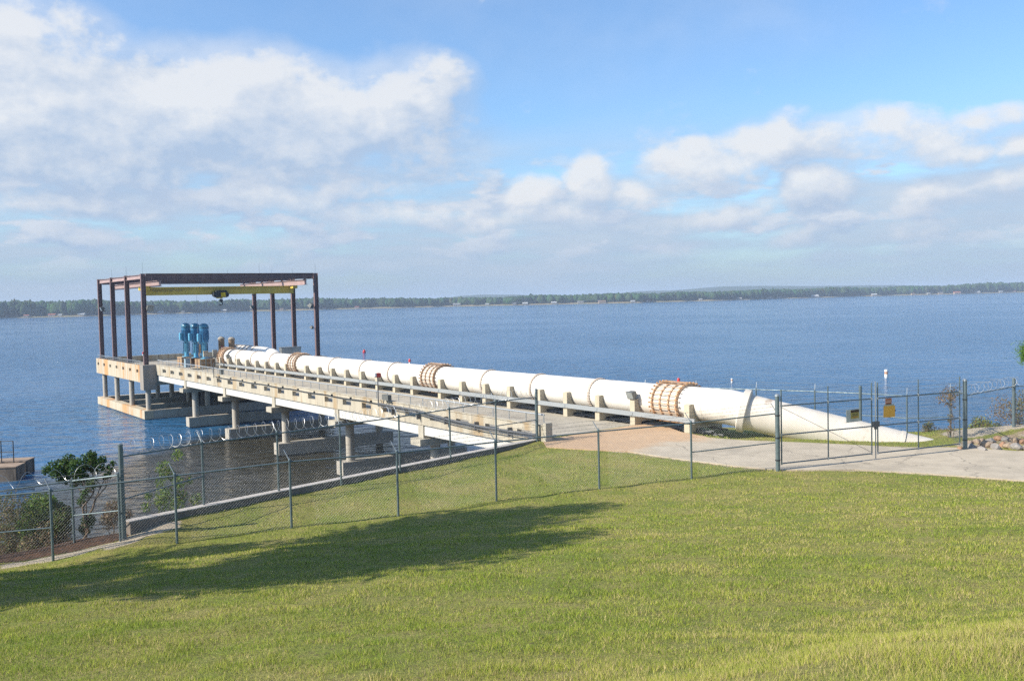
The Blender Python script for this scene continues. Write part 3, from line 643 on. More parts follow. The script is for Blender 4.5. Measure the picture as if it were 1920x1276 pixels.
for nn in (-1.4, 17.6):
    for a, b in zip(RS[:-1], RS[1:]):
        mb = MB(); hbeam(mb, pt(a + .22, nn, ZT - .3), pt(b - .22, nn, ZT - .3), .26, .44); mb.build('side_beam', pink_m if nn < 0 else steel_m, frame)
for nn in (.25, 16.3):
    mb = MB(); hbeam(mb, pt(64.9, nn, 13.98), pt(86.4, nn, 13.98), .34, .60, Zv, .04, .05)
    for s in RS: pb(mb, s - .1, s + .1, nn - .1, nn + .1, 14.28, 14.36)
    mb.build('runway_beam', pink_m, frame)
    mb = MB()
    for s in RS:
        for q in (-.45, .45): mb.tube([pt(s, nn, 14.35), pt(s + q, nn + (-.9 if nn < 5 else .9), 14.5)], .03, 5)
    mb.build('hanger_rod', steel_m, frame)
for s, nn, hh in ((65.3, -1.4, 1.1), (72, -1.4, 1.0), (78.6, -1.4, .9), (65.3, 17.6, 1.1), (65.3, 11, 1.0), (72, 17.6, .9), (78.6, 12, .9), (78.6, 17.6, .9)):
    MB().cyl(pt(s, nn, ZT), pt(s, nn, ZT + hh), .011, 5).build('lightning_rod', galv_t, frame)

crane = root('overhead_crane', tuple(pt(70, 8.2, 13.3)), 'yellow overhead travelling crane girder slung across the maroon frame', 'crane')
mb = MB(); sg = 70.0
pb(mb, sg - .28, sg + .28, -.35, 16.75, 12.86, 13.62); pb(mb, sg - .36, sg + .36, -.35, 16.75, 12.80, 12.86); pb(mb, sg - .36, sg + .36, -.35, 16.75, 13.62, 13.68)
mb.build('girder', yellow_m, crane)
for nn in (-.1, 16.55):
    mb = MB(); pb(mb, sg - 1.3, sg + 1.3, nn - .24, nn + .24, 13.35, 13.8)
    for q in (-1.1, 1.1): mb.lathe(pt(sg + q, nn, 13.55), [(.05, -.3), (.22, -.28), (.22, .28), (.05, .3)], 12, (tuple(U), (0, 0, 1), tuple(N)))
    mb.build('end_truck', yellow_m, crane)
hoist = MB(); pb(hoist, sg - .95, sg - .3, 7.4, 8.6, 12.45, 13.25); pb(hoist, sg - 1.0, sg - .35, 7.1, 7.5, 12.6, 13.05); pb(hoist, sg - .6, sg + .6, 7.55, 8.3, 12.66, 12.78)
hoist.lathe(pt(sg - .65, 8.0, 12.75), [(.2, -.85), (.26, -.8), (.26, .8), (.2, .85)], 14, (tuple(U), (0, 0, 1), tuple(N)))
ho = hoist.build('hoist', dark_m, crane)
mb = MB(); pb(mb, sg - 1.02, sg - .95, 7.9, 8.4, 12.5, 13.0); pb(mb, sg - .9, sg - .5, 7.5, 8.1, 12.35, 12.47); mb.build('hoist_cover', surf('bright_yellow', (.75, .55, .03)), ho)
mb = MB(); pb(mb, sg - .8, sg - .5, 7.85, 8.15, 11.95, 12.25); mb.cyl(pt(sg - .65, 7.95, 12.25), pt(sg - .65, 7.95, 12.5), .03, 6); mb.cyl(pt(sg - .65, 8.08, 12.25), pt(sg - .65, 8.08, 12.5), .03, 6)
hk = [pt(sg - .65, 8.0 + .17 * math.sin(t), 11.74 + .17 * math.cos(t)) for t in np.linspace(0, 4.4, 14)]; mb.tube([pt(sg - .65, 8.0, 11.98)] + hk, .05, 6)
mb.build('hook', dark_m, ho)
mb = MB()
for k in range(34):
    n0 = .2 + k * .11; dz = .12 + .2 * rng.random(); mb.tube([pt(sg - .34, n0, 13.5), pt(sg - .36, n0 + .1, 13.5 - dz * 1.2), pt(sg - .34, n0 + .2 + .05 * rng.random(), 13.5)], .012, 4)
for k in range(22):
    n0 = 4.0 + k * .35; mb.tube([pt(sg - .34, n0, 13.5), pt(sg - .36, n0 + .17, 13.36), pt(sg - .34, n0 + .35, 13.5)], .012, 4)
mb.build('festoon_cable', surf('pale_cable', (.42, .36, .2)), crane)
MB().tube([pt(sg - .2, 5.4, 12.8), pt(sg - .2, 5.4, 6.3)], .012, 4).build('pendant_cable', galv, crane)

# ------------------------------------------------------------------ pumps
def pump():
    r_ = root('vertical_pump', (0, 0, 0), '', 'pump', 'blue vertical pumps on the platform')
    MB().box((0, 0, .45), (1.7, 1.7, .9)).build('base_block', surf('rusty_plinth', (.40, .29, .17), (.30, .19, .11), 2, .9, streak=True, objco=False, stain=((.12, .06, .03), 1.2, .5, .65)), r_)
    mb = MB(); mb.lathe((0, 0, .9), [(.5, 0), (.5, .08), (.25, .08), (.25, 1.75), (.42, 1.75), (.42, 1.85)], 16); mb.build('discharge_head', blue_l, r_, 'auto')
    mb = MB()
    for a in range(4): t = a * math.pi / 2 + .78; mb.box((.36 * math.cos(t), .36 * math.sin(t), 2.0), (.08, .08, 1.1))
    mb.cyl((0, .3, 1.3), (0, 1.1, 1.3), .24, 14); mb.build('discharge_elbow', blue_d, r_)
    mb = MB(); mb.lathe((0, 0, 2.72), [(.36, 0), (.44, .05), (.46, .2), (.46, 1.35), (.49, 1.37), (.49, 1.5)], 20)
    for a in range(20): t = a * math.pi / 10; mb.box((.475 * math.cos(t), .475 * math.sin(t), 3.5), (.06, .03, 1.0), ((math.cos(t), math.sin(t), 0), (-math.sin(t), math.cos(t), 0), (0, 0, 1)))
    b_ = mb.build('motor', blue_m, r_, 'auto')
    mb = MB(); mb.lathe((0, 0, 4.22), [(.51, 0), (.51, .12)], 20); mb.build('vent_band', blue_d, b_)
    mb = MB(); mb.lathe((0, 0, 4.34), [(.50, 0), (.50, .1), (.45, .24), (.33, .36), (.15, .43), (.02, .45)], 20); mb.build('hood', surf('hood_blue', (.05, .21, .31), (.04, .16, .25), 2, .35), b_, 'auto')
    mb = MB(); mb.box((-.58, 0, 3.25), (.26, .46, .85)); mb.box((-.73, 0, 3.25), (.05, .38, .72)); mb.build('junction_box', blue_l, b_)
    return r_
P0 = pump()
rzp = math.atan2(U[1], U[0]) + math.pi
for i, (s, n_, lab) in enumerate(((67.9, 5.5, 'blue vertical pump nearest the shore with a darker blue hood'), (71.0, 5.5, 'blue vertical pump in the middle of the front row of three'), (74.5, 5.5, 'leftmost blue vertical pump of the front row on the platform'),
        (74.6, 7.6, 'shorter blue pump half hidden behind the nearest blue pump'))):
    o = P0 if i == 0 else copy_tree(P0); o['label'] = lab; p_ = pt(s, n_, 4.86); o.location = p_; o.rotation_euler = (0, 0, math.atan2(N[1], N[0]))
    if i == 3: o.scale = (.8, .8, .80)
def stack(s, n_, lab, h=2.9, r=.36):
    p_ = pt(s, n_, 4.86); r_ = root('surge_valve', tuple(p_), lab, 'valve', 'rusty capped valves behind the pumps')
    mb = MB(); mb.lathe(p_, [(.5, 0), (.5, .1), (r * .7, .12), (r * .7, .7), (r, .9), (r, h - .2)], 14); mb.build('barrel', tan_m, r_, 'auto')
    MB().lathe(p_ + Zv * (h - .2), [(r + .05, 0), (r + .05, .12), (.2, .3)], 14).build('cap', surf('pale_cap', (.36, .32, .26)), r_, 'auto')
stack(75.5, 9.9, 'rusty brown capped valve just left of the pipeline end'); stack(72.8, 10.2, 'rusty brown capped valve standing behind the end of the pipeline')
stack(78.5, 8.4, 'rusty valve in the shade right of the blue pumps', 3.4)
for s, n_, lab, sz in ((66.6, 6.2, 'small grey control panel on a stand beside the nearest pump', (.5, .2, .7)), (66.0, 5.0, 'tan control panel on a stand before the blue pumps', (.5, .2, .6))):
    p_ = pt(s, n_, 4.86); r_ = root('control_panel', tuple(p_), lab, 'control panel')
    MB().box(p_ + Zv * 1.55, (sz[1], sz[0], sz[2]), AX).build('cabinet', surf('panel_' + lab[:5].strip(), (.33, .34, .30) if 'grey' in lab else (.45, .38, .28)), r_)
    MB().cyl(p_, p_ + Zv * 1.2, .04, 8).build('stand', galv_t, r_)

# ------------------------------------------------------------------ pipeline
line = root('pipeline', tuple(pt(30, PN, 6.1)), 'long white painted large-bore pipe running along the pier and bending down into the bank', 'pipeline')
E_ = np.array([10.85, 45.62, 6.05])
d2 = np.array([8.05, -3.05, -2.02]); d2 /= np.linalg.norm(d2)
path = [pt(s, PN, zax(s)) for s in (65.6, 45, 25, 5, -4.7)] + [E_ - d2 * .55, E_ + d2 * .25]
MB().tube(path, PR, 56).build('pipe', pipe_m, line, smooth='auto')
d2 = np.array([8.05, -3.05, -2.02]); d2 /= np.linalg.norm(d2)
MB().tube([E_ + d2 * .2, E_ + d2 * 7.3], PR, 56).build('buried_pipe', pipe_l, line, smooth='auto')
MB().tube([E_ + d2 * 7.15, E_ + d2 * 7.3, E_ + d2 * 7.32, E_ + d2 * 11], [PR + .03, PR + .03, PR - .02, PR - .02], 48).build('pipe_bell', pipe_l, line, smooth='auto')
MB().tube([E_ - d2 * .05, E_ + d2 * .02, E_ + d2 * .3, E_ + d2 * .36], [PR + .02, PR + .2, PR + .2, PR + .02], 56).build('collar', pipe_l, line, smooth='auto')
def ring(s, r, w, m, name, bolts=0, parent=line):
    mb = MB(); c = pt(s, PN, zax(s)); mb.tube([c - U * w / 2, c + U * w / 2], r, 40)
    for i in range(bolts):
        t = 2 * math.pi * i / bolts; q = c + (N * math.cos(t) + Zv * math.sin(t)) * (r - .01); mb.box(q, (w + .05, .05, .05), (tuple(U), tuple(N * math.cos(t) + Zv * math.sin(t)), tuple(-N * math.sin(t) + Zv * math.cos(t))))
    return mb.build(name, m, parent, smooth='auto')
for s in (63.6, 61.1, 56.6, 51.6, 38.0, 32.2, 27.4, 14.6, 9.2, 3.7): ring(s, PR + .055, .15, flange_m, 'flange', 36)
ring(-4.72, PR + .012, .06, pipe_l, 'weld_band')
for s, hl in ((65.6, .8), (45.9, .8), (21.3, .85), (-2.3, .85)):
    c = pt(s, PN, zax(s)); cp = bpy.data.objects.new('coupling', None)
    mb = MB()
    for q in (-hl, -.3, .3, hl):
        mb.tube([c + U * (q - .04), c + U * (q + .04)], PR + (.17 if abs(q) > .5 else .12), 40)
    k_ = mb.build('coupling', rustp_m if s < 0 else rust_m, line, smooth='auto')
    mb = MB(); mb.tube([c - U * hl, c + U * hl], PR + .05, 40); mb.build('sleeve', pipe_l if s < 50 else rustp_m, k_, smooth='auto')
    mb = MB()
    for i in range(28):
        t = 2 * math.pi * i / 28; e = N * math.cos(t) + Zv * math.sin(t); mb.cyl(c + e * (PR + .20) - U * (hl + .22), c + e * (PR + .20) + U * (hl + .16), .019, 6)
        for q in (-hl - .12, hl + .1): mb.box(c + e * (PR + .2) + U * q, (.07, .08, .08), (tuple(U), tuple(e), tuple(np.cross(U, e))))
    mb.build('tie_rods', rust_m if s > 0 else surf('ochre_rust', (.44, .28, .15), (.36, .19, .09), 6, .8), k_)
# second, ribbed pipe behind the first
p2 = root('ribbed_pipe', tuple(pt(65, 11, 6.1)), 'short white ribbed pipe with brown rings curving down behind the main pipeline', 'pipe')
path = [pt(76, 11.0, 5.4), pt(75, 11.0, 5.9), pt(73.6, 11.0, 6.1), pt(66, 11, 6.1), pt(63, 11, 6.08), pt(61.6, 11, 5.85), pt(60.9, 11, 5.3)]
MB().tube(path, .8, 36).build('pipe', pipe_m, p2, smooth='auto')
mb = MB()
for s in (75.4, 74.4, 73.2, 72, 70.8, 69.6, 68.4): z = 6.1 - max(0, s - 73.6) * .35; mb.tube([pt(s - .1, 11, z), pt(s + .1, 11, z)], .87, 32)
mb.build('rib', flange_m, p2, smooth='auto')
MB().tube([pt(66.8, 11, 6.1), pt(66.5, 11, 6.1)], .85, 32).build('flange', flange_m, p2, smooth='auto')
mb = MB(); pb(mb, 60.4, 61.6, 10.3, 11.7, 4.3, 5.2); pb(mb, 66, 75.5, 10.4, 11.6, 4.86, 5.3); mb.build('support', dark_m, p2)

# cabinets right of the pipe
def cabinet(s, n_, w, d, h, m, lab):
    p_ = pt(s, n_, 4.86); r_ = root('electrical_cabinet', tuple(p_), lab, 'cabinet')
    mb = MB(); mb.box(p_ + Zv * (.1 + h / 2), (d, w, h), AX); mb.box(p_ + Zv * (.13 + h), (d + .12, w + .12, .06), AX); mb.box(p_ + Zv * .05, (d + .05, w + .05, .1), AX); mb.build('body', m, r_)
    for q in ((-.25, .25) if w > 1 else (0,)): MB().box(p_ + N * q * w + Zv * (.1 + h / 2) - U * (d / 2 + .012), (.02, (w * .45 if w > 1 else w * .85), h * .86), AX).build('door', surf('cabinet_door_metal', (.42, .43, .41), (.36, .37, .35), 3, .4, .5), r_)
stainless = surf('cabinet_metal', (.40, .41, .39), (.30, .31, .30), 3, .4, .6)
cabinet(70, 16.2, 2.4, .8, 1.5, stainless, 'wide bare-metal electrical cabinet between the two nearest right crane posts')
cabinet(72.5, 14.4, .7, .5, 1.4, surf('blue_grey_box', (.16, .22, .26)), 'small blue-grey electrical cabinet between white ribbed pipe and right crane post')
b_ = MB(); p_ = pt(69.4, 4.0, 4.86); b_.box(p_ + Zv * .45, (.5, .5, .9), AX).box(p_ + Zv * .93, (.56, .56, .06), AX)
tag(b_.build('valve_box', surf('pale_blue_box', (.28, .40, .48)), None), 'small pale blue box left of the blue pumps', 'box')

# ------------------------------------------------------------------ lamps and beacons
def floodlight(p_, aim, lab, red=False, sc_=1.0, arm=None):
    """p_ = bracket point"""
    p_ = np.array(p_, float); r_ = root('floodlight', tuple(p_), lab, 'floodlight', 'floodlights on the pier and the frame'); a = np.array(aim, float); a /= np.linalg.norm(a)
    sd = np.cross(a, Zv); sd /= np.linalg.norm(sd); uu = np.cross(sd, a); c = p_ + Zv * .28 * sc_ + a * .1 * sc_; ax = (tuple(sd), tuple(uu), tuple(a))
    mb = MB(); w, h, d = .55 * sc_, .42 * sc_, .34 * sc_
    v = [c + sd * i * w / 2 * k + uu * j * h / 2 * k + a * q for q, k in ((-d / 2, .62), (d / 2, 1)) for j in (-1, 1) for i in (-1, 1)]
    mb.add(v, [(0, 2, 3, 1), (4, 5, 7, 6), (0, 1, 5, 4), (2, 6, 7, 3), (0, 4, 6, 2), (1, 3, 7, 5)]); h_ = mb.build('housing', red_m if red else lamp_m, r_)
    MB().box(c + a * (d / 2 + .012), (w * .86, h * .82, .02), ax).build('glass', glass_m, h_)
    mb = MB(); mb.tube([p_, p_ + Zv * .12 * sc_, c - a * d * .3 - uu * h * .2], .035 * sc_, 6); mb.build('bracket', dark_m, r_)
    if arm is not None: MB().cyl(p_, arm, .03, 6).build('arm', dark_m, r_)
left = np.array([-.75, -.5, -.35])
floodlight(pt(-.21, 6.3, 6.24), left, 'grey floodlight on a pipe saddle near the shore')
floodlight(pt(62.5, 6.3, 6.0), left, 'small dark floodlight on a far saddle beside the pumps', sc_=.9)
floodlight(pt(81.7, -1.75, 11.2), left, 'floodlight halfway up the leftmost crane frame post', sc_=1.2, arm=pt(81.9, -1.45, 11.2))
floodlight(pt(64.9, -1.0, 11.2), np.array([.6, -.5, -.35]), 'grey floodlight on the front left crane frame post', sc_=1.3, arm=pt(65.1, -1.2, 11.2))
floodlight(pt(84.8, 17.3, 11.0), left, 'floodlight on the rear right crane frame post', sc_=1.1, arm=pt(85, 17.4, 11.0))
floodlight(pt(65.0, 16.9, 11.1), np.array([-.6, .3, -.9]), 'upper dark floodlight on the front right crane frame post', sc_=1.2, arm=pt(65.1, 17.4, 11.1))
floodlight(pt(65.0, 16.9, 8.7), np.array([-.6, .3, -.9]), 'lower small floodlight on the front right crane frame post', sc_=.8, arm=pt(65.1, 17.4, 8.7))
# lamp poles on the parapet
def pole(s, h, lab, red):
    p_ = pt(s, -.8, 5.3); r_ = root('lamp_pole', tuple(p_), lab, 'lamp pole')
    MB().cyl(p_, p_ + Zv * h, .035, 8).build('pole', cond_m, r_)
    c = p_ + Zv * h
    if red:
        hd = MB(); hd.box(c + Zv * .1, (.3, .3, .24), AX); hd.build('lamp_head', red_m, r_); MB().box(c + Zv * .14 - N * .22, (.4, .1, .22), AX).build('lamp_face', white_m, r_)
    else: MB().box(c + N * .25, (.08, .5, .06), AX).build('lamp_head', lamp_m, r_)
pole(14.8, 1.75, 'thin pole with a red and white lamp head rising from the parapet', True)
pole(45.6, 1.25, 'short bare pole on the far parapet beside a small grey box', False)
p_ = pt(44.4, -.5, 5.62); b_ = MB(); b_.box(p_ + Zv * .2, (.5, .25, .4), AX).box(p_ + Zv * .42, (.56, .31, .04), AX); tag(b_.build('junction_box', lamp_m), 'small grey junction box on the far parapet beside the bare pole', 'box')
p_ = pt(13.7, -.8, 5.5); r_ = root('junction_box', tuple(p_), 'grey junction box on bracket legs beside the red lamp pole', 'box')
MB().box(p_ + Zv * .38, (.75, .25, .32), AX).build('box', lamp_m, r_); mb = MB(); mb.tube([p_ + U * .3 + Zv * .25, p_ + U * .55 - Zv * .1], .03, 5); mb.tube([p_ - U * .3 + Zv * .25, p_ - U * .25 - Zv * .1], .03, 5); mb.build('bracket', cond_m, r_)
def beacon(p_, lab, sz=1.0):
    sz = sz * .72
    p_ = np.array(p_, float); r_ = root('beacon_light', tuple(p_), lab, 'beacon light', 'red beacon lights')
    MB().lathe(p_, [(.10 * sz, 0), (.07 * sz, .22 * sz)], 12).build('base', white_m, r_, 'auto')
    MB().lathe(p_ + Zv * .22 * sz, [(.11 * sz, 0), (.11 * sz, .2 * sz), (.05 * sz, .3 * sz)], 12).build('lens', red_m, r_, 'auto')
beacon(pt(-1.9, 7.9, 6.95), 'red and white beacon on the pipeline beside the nearest rusty coupling'); beacon(pt(26.4, 7.9, 6.80), 'red and white beacon on the pipeline halfway out along the pier', 1.15)
beacon(pt(65.2, -1.7, 6.6), 'red beacon at the foot of the front left crane post'); beacon(pt(72.6, 10.2 - 1.2, 6.6), 'small red beacon on the ribbed white pipe', .9)

# ------------------------------------------------------------------ retaining wall
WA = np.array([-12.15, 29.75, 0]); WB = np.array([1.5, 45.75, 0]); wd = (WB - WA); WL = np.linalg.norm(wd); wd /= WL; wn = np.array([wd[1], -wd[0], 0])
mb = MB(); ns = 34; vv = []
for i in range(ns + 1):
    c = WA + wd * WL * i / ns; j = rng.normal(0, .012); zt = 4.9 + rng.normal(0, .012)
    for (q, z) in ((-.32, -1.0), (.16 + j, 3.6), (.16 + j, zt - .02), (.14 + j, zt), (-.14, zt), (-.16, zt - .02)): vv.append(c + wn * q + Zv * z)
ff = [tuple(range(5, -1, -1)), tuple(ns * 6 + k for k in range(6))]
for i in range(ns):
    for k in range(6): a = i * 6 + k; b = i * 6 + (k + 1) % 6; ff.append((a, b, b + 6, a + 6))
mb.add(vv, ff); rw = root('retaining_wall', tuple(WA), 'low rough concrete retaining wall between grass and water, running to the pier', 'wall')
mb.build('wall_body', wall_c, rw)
mb = MB(); mb.tube([WA + Zv * 4.915 - wn * .0, WB + Zv * 4.915], .02, 4)
mb = MB(); mb.box((WA + WB) / 2 + Zv * 4.925, (WL + .04, .36, .035), (tuple(wd), tuple(wn), (0, 0, 1))); mb.build('sunlit_top', surf('sunlit_top_concrete', (.52, .48, .43), (.40, .36, .32), 5, .92, bump=.015, bscale=20), rw)  # added strip for the wall's sunlit top, brightness painted into its colour

# ------------------------------------------------------------------ fences
def wire_panel(mb, A, B, hA, hB, sp=.095, r=.0016):
    A = np.array(A, float); B = np.array(B, float); L = np.linalg.norm((B - A)[:2]); P, Q = [], []
    H = (hA + hB) / 2
    def at(u, v): return A + (B - A) * u / L + Zv * v * (hA + (hB - hA) * u / L) / H
    for sg_ in (1, -1):
        for k in np.arange(-H if sg_ > 0 else 0, L if sg_ > 0 else L + H, sp):
            a0_, a1_ = (max(0, -k), min(H, L - k)) if sg_ > 0 else (max(0, k - L), min(H, k))
            if a1_ - a0_ > .03: P.append(at(k + sg_ * a0_, a0_)); Q.append(at(k + sg_ * a1_, a1_))
    mb.segs(P, Q, r)
def coil(mb, A, B, r=.22, pitch=.34, tr=.006, o=(0, 0, 0)):
    A = np.array(A, float) + o; B = np.array(B, float) + o; L = np.linalg.norm(B - A); d = (B - A) / L; e1 = np.cross(d, Zv); e1 /= np.linalg.norm(e1); e2 = np.cross(e1, d)
    t = np.arange(0, L / pitch * 2 * math.pi, 2 * math.pi / 18); ph = rng.random() * 6
    rad = r * (1 + .10 * np.sin(t * .31 + ph)); P = A + d * (t / (2 * math.pi) * pitch)[:, None] + e1 * (rad * np.cos(t + ph))[:, None] + e2 * (rad * np.sin(t + ph))[:, None]
    mb.tube(P, tr, 4, cap=False)
def fence(name, posts, lab, lean, mids=(), arms=True, strands=True, coils=(), cp=.34, hts=2.1, mat=galv_t, pr=.038, big=(), skip=(), toprail=True, wr=.0016):
    r_ = root(name, tuple(posts[0][:3]), lab, 'fence'); k = len(posts); H = [p[3] if len(p) > 3 else hts for p in posts]; lean = np.array(lean, float)
    for i, p in enumerate(posts):
        b = np.array(p[:3], float); rr_ = .075 if i in big else pr; ext = .35 if i in big else .04
        mb = MB(); mb.cyl(b - Zv * .15, b + Zv * (H[i] + ext), rr_, 10); mb.lathe(b + Zv * (H[i] + ext), [(rr_ + .008, 0), (rr_ + .004, .03), (.01, .06)], 10); po = mb.build('post', mat, r_, 'auto')
        if arms and i not in big: MB().cyl(b + Zv * (H[i] + .03), b + Zv * (H[i] + .38) + lean * .26, .016, 6).build('barb_arm', galv, po)
    mb = MB(); mid = MB(); wires = MB(); st = MB(); co_ = MB(); hm = hs = hc = False
    for i in range(k - 1):
        if i in skip: continue
        a = np.array(posts[i][:3], float); b = np.array(posts[i + 1][:3], float)
        mb.cyl(a + Zv * H[i], b + Zv * H[i + 1], .026, 8); wire_panel(wires, a + Zv * .05, b + Zv * .05, H[i] - .06, H[i + 1] - .06, r=wr)
        if i in mids: MB().cyl(a + Zv * H[i] * .48, b + Zv * H[i + 1] * .48, .022, 8).build('middle_rail', mat, r_, 'auto')
        if strands:
            for q in (.33, .66, 1.0):
                o = Zv * .38 * q + lean * .26 * q; st.tube([a + Zv * H[i] + o, (a + b) / 2 + Zv * ((H[i] + H[i + 1]) / 2 - .012) + o, b + Zv * H[i + 1] + o], .0035, 4); hs = True
                n_ = int(np.linalg.norm(b - a) / .16)
                for j in range(n_): c = a + (b - a) * (j + .5) / n_ + Zv * (H[i] + (H[i + 1] - H[i]) * (j + .5) / n_) + o; st.segs([c - Zv * .025], [c + Zv * .025], .004)
        if i in coils: coil(co_, a + Zv * H[i], b + Zv * H[i + 1], o=Zv * .22 + lean * .12, pitch=cp); hc = True
    mb.build('top_rail', mat, r_, 'auto'); wires.build('chain_link', wire_m, r_)
    if hs: st.build('barbed_wire', wire_m, r_)
    if hc: co_.build('razor_coil', wire_b, r_)
    return r_
def gz(x, y): return float(ground(np.array([x]), np.array([y]))[0])
FF = [(-20.8, 27.4, 3.85, 2.1), (-17.2, 27.8, 3.95, 2.1), (-13.85, 28.38, 4.08, 2.1), (-10.39, 29.11, 4.33, 2.1), (-7.1, 30.09, 4.47, 2.15), (-3.85, 31.19, 4.53, 2.12), (-.66, 33.02, 4.58, 2.08), (3.03, 34.35, 4.66, 2.1), (6.55, 35.36, 4.77, 2.08), (9.95, 36.15, 4.92, 2.12)]
fence('front_fence', FF, 'blue-grey chain-link fence with barbed wire in front, running across the lawn to the gate', (-.75, .3, 0), mids=(1, 8), strands=True)
IF_ = [(-12.15, 29.45, 4.45, 2.55), (-10.43, 31.88, 4.9, 2.1), (-8.43, 33.97, 4.9, 2.1), (-6.52, 35.75, 4.9, 2.12), (-4.6, 38.22, 4.9, 2.08), (-2.72, 40.55, 4.9, 2.08), (-.8, 42.89, 4.9, 2.1), (1.08, 44.95, 4.9, 2.05)]
fence('wall_fence', IF_, 'chain-link fence with silver razor coil standing on the retaining wall above the water', (-.77, .64, 0), mids=(0, 6), coils=(0, 1, 2, 3, 4, 5, 6), strands=False, big=(0, 7), wr=.0015)
LF = [(-12.2, 29.3, 4.35, 2.1), (-13.9, 29.9, 4.1, 2.1), (-16.6, 28.9, 3.9, 2.1), (-20, 28.5, 3.7, 2.1)]
fence('bank_fence', LF, 'chain-link fence with loose razor coil behind the left end of the front fence among shrubs', (-.2, .9, 0), mids=(0,), coils=(0, 1, 2), cp=.75, strands=False, arms=False)
SF = [(7.6, 55.3, 4.2, 2.15), (10.1, 53.0, 4.3, 2.15), (13.0, 51.2, 4.3, 2.15), (15.6, 49.5, 4.3, 2.15), (17.45, 48.1, 4.35, 2.1), (19.3, 46.9, 4.3, 2.1), (19.6, 42.9, 4.85, 2.1), (19.0, 40.35, 4.9, 2.3)]
fence('shore_fence', SF, 'chain-link fence along the water behind the buried end of the pipeline', (.3, .6, 0), mids=(4, 5), arms=True, strands=True, big=(4,), wr=.0015)
RF = [(19.0, 40.1, 4.92, 2.2), (23.03, 44.0, 4.95, 2.1), (26.8, 44.6, 4.95, 2.1), (30.6, 45.2, 4.9, 2.1)]
fence('right_fence', RF, 'chain-link fence with bright razor coil running right from the gate past the rocks', (.2, .7, 0), mids=(1, 2), coils=(0, 1), cp=.5, strands=False, arms=False, big=(1,), wr=.0015)

# gate posts and leaves
gA = np.array([10.03, 36.12, 0]); gB = np.array([18.77, 39.9, 0]); gd = (gB - gA) / np.linalg.norm(gB - gA); gn = np.array([gd[1], -gd[0], 0])
def G(t, z, o=0.0): return gA + gd * t + gn * o + Zv * z
def gpost(P, h, lab):
    r_ = root('gate_post', tuple(P), lab, 'gate post', 'thick gate posts'); MB().cyl(P - Zv * .2, P + Zv * h, .085, 14).build('post', galv_t, r_, 'auto')
    MB().lathe(P + Zv * h, [(.10, 0), (.09, .05), (.02, .1)], 14).build('cap', galv, r_, 'auto')
    for z in (.35, 1.2, 2.05): MB().lathe(P + Zv * z, [(.10, 0), (.10, .05)], 12).build('hinge', dark_m, r_)
gpost(G(-.08, 4.9), 2.8, 'thick galvanised gate post at the left end of the vehicle gate'); gpost(G(9.62, 4.9), 2.85, 'thick galvanised gate post at the right end of the vehicle gate')
def leaf(t0, t1, tm, lab, brace):
    r_ = root('gate_leaf', tuple(G(t0, 4.92)), lab, 'gate', 'leaves of the double vehicle gate')
    z0, zm, z1, z2 = 5.13, 6.22, 7.32, 7.95
    mb = MB()
    for z in (z0, zm, z1): mb.cyl(G(t0, z), G(t1, z), .026, 8)
    for t in (t0, t1): mb.cyl(G(t, z0), G(t, z2), .028, 8)
    mb.cyl(G(tm, z0), G(tm, z2), .026, 8); mb.build('frame', galv_t, r_, 'auto')
    mb = MB(); wire_panel(mb, G(t0, z0), G(t1, z0), z1 - z0, z1 - z0, r=.0015); mb.build('chain_link', wire_m, r_)
    mb = MB()
    for z in (7.5, 7.7, 7.9): mb.tube([G(t0, z), G((t0 + t1) / 2, z - .01), G(t1, z)], .0035, 4)
    mb.build('barbed_wire', wire_m, r_)
    if brace:
        mb = MB(); mb.tube([G(t0, z1 - .05), G(t1, z0 + .05)], .008, 5); mb.build('brace_cable', cond_m, r_)
    for t in (t0, tm, t1):
        for z in (z0, zm, z1): MB().lathe(G(t, z - .05), [(.036, 0), (.036, .1)], 8).build('clamp', surf('bright_clamp', (.60, .62, .62), None, 4, .4, .5), r_)
    return r_
leaf(.1, 4.55, 2.35, 'left leaf of the double chain-link gate, with the pale sign and diagonal brace', True)
leaf(4.86, 9.32, 7.02, 'right leaf of the double chain-link gate, with the orange signs', False)
dr = root('gate_drop_rod', tuple(G(4.7, 4.92, .05)), 'upright drop rod and latch between the two gate leaves', 'gate latch')
MB().cyl(G(4.7, 4.93, .05), G(4.7, 8.0, .05), .024, 8).build('rod', galv, dr); mb = MB(); mb.box(G(4.7, 6.3, .05), (.34, .1, .22), (tuple(gd), tuple(gn), (0, 0, 1))); mb.lathe(G(4.7, 6.1, .05), [(.06, 0), (.06, .12)], 10); mb.build('latch', cond_m, dr)
gax = (tuple(gd), tuple(gn), (0, 0, 1))
def sign(t, z, w, h, m, lab, tilt=0.0):
    c = G(t, z, .05); ca, sa = math.cos(tilt), math.sin(tilt); ax = (tuple(gd * ca + Zv * sa), tuple(gn), tuple(-gd * sa + Zv * ca))
    r_ = root('gate_sign', tuple(c), lab, 'sign'); b = MB().box(c, (w, .012, h), ax).build('panel', m, r_); return r_, c, ax
def sub(r_, c, ax, dx, dz, w, h, m, name, k=1):
    A = np.array(ax); MB().box(c + A[0] * dx + A[2] * dz + A[1] * (.0085 * k), (w, .005, h), ax).build(name, m, r_)
r_, c, ax = sign(3.55, 6.72, .68, .50, surf('pale_board', (.52, .54, .48)), 'pale grey board with a small yellow and black notice on the left gate leaf', .03)
sub(r_, c, ax, .09, .05, .42, .34, surf('notice_yellow', (.42, .34, .08), (.34, .27, .06)), 'notice'); sub(r_, c, ax, .09, .17, .40, .10, surf('notice_brown', (.06, .035, .02)), 'notice_header', 2)
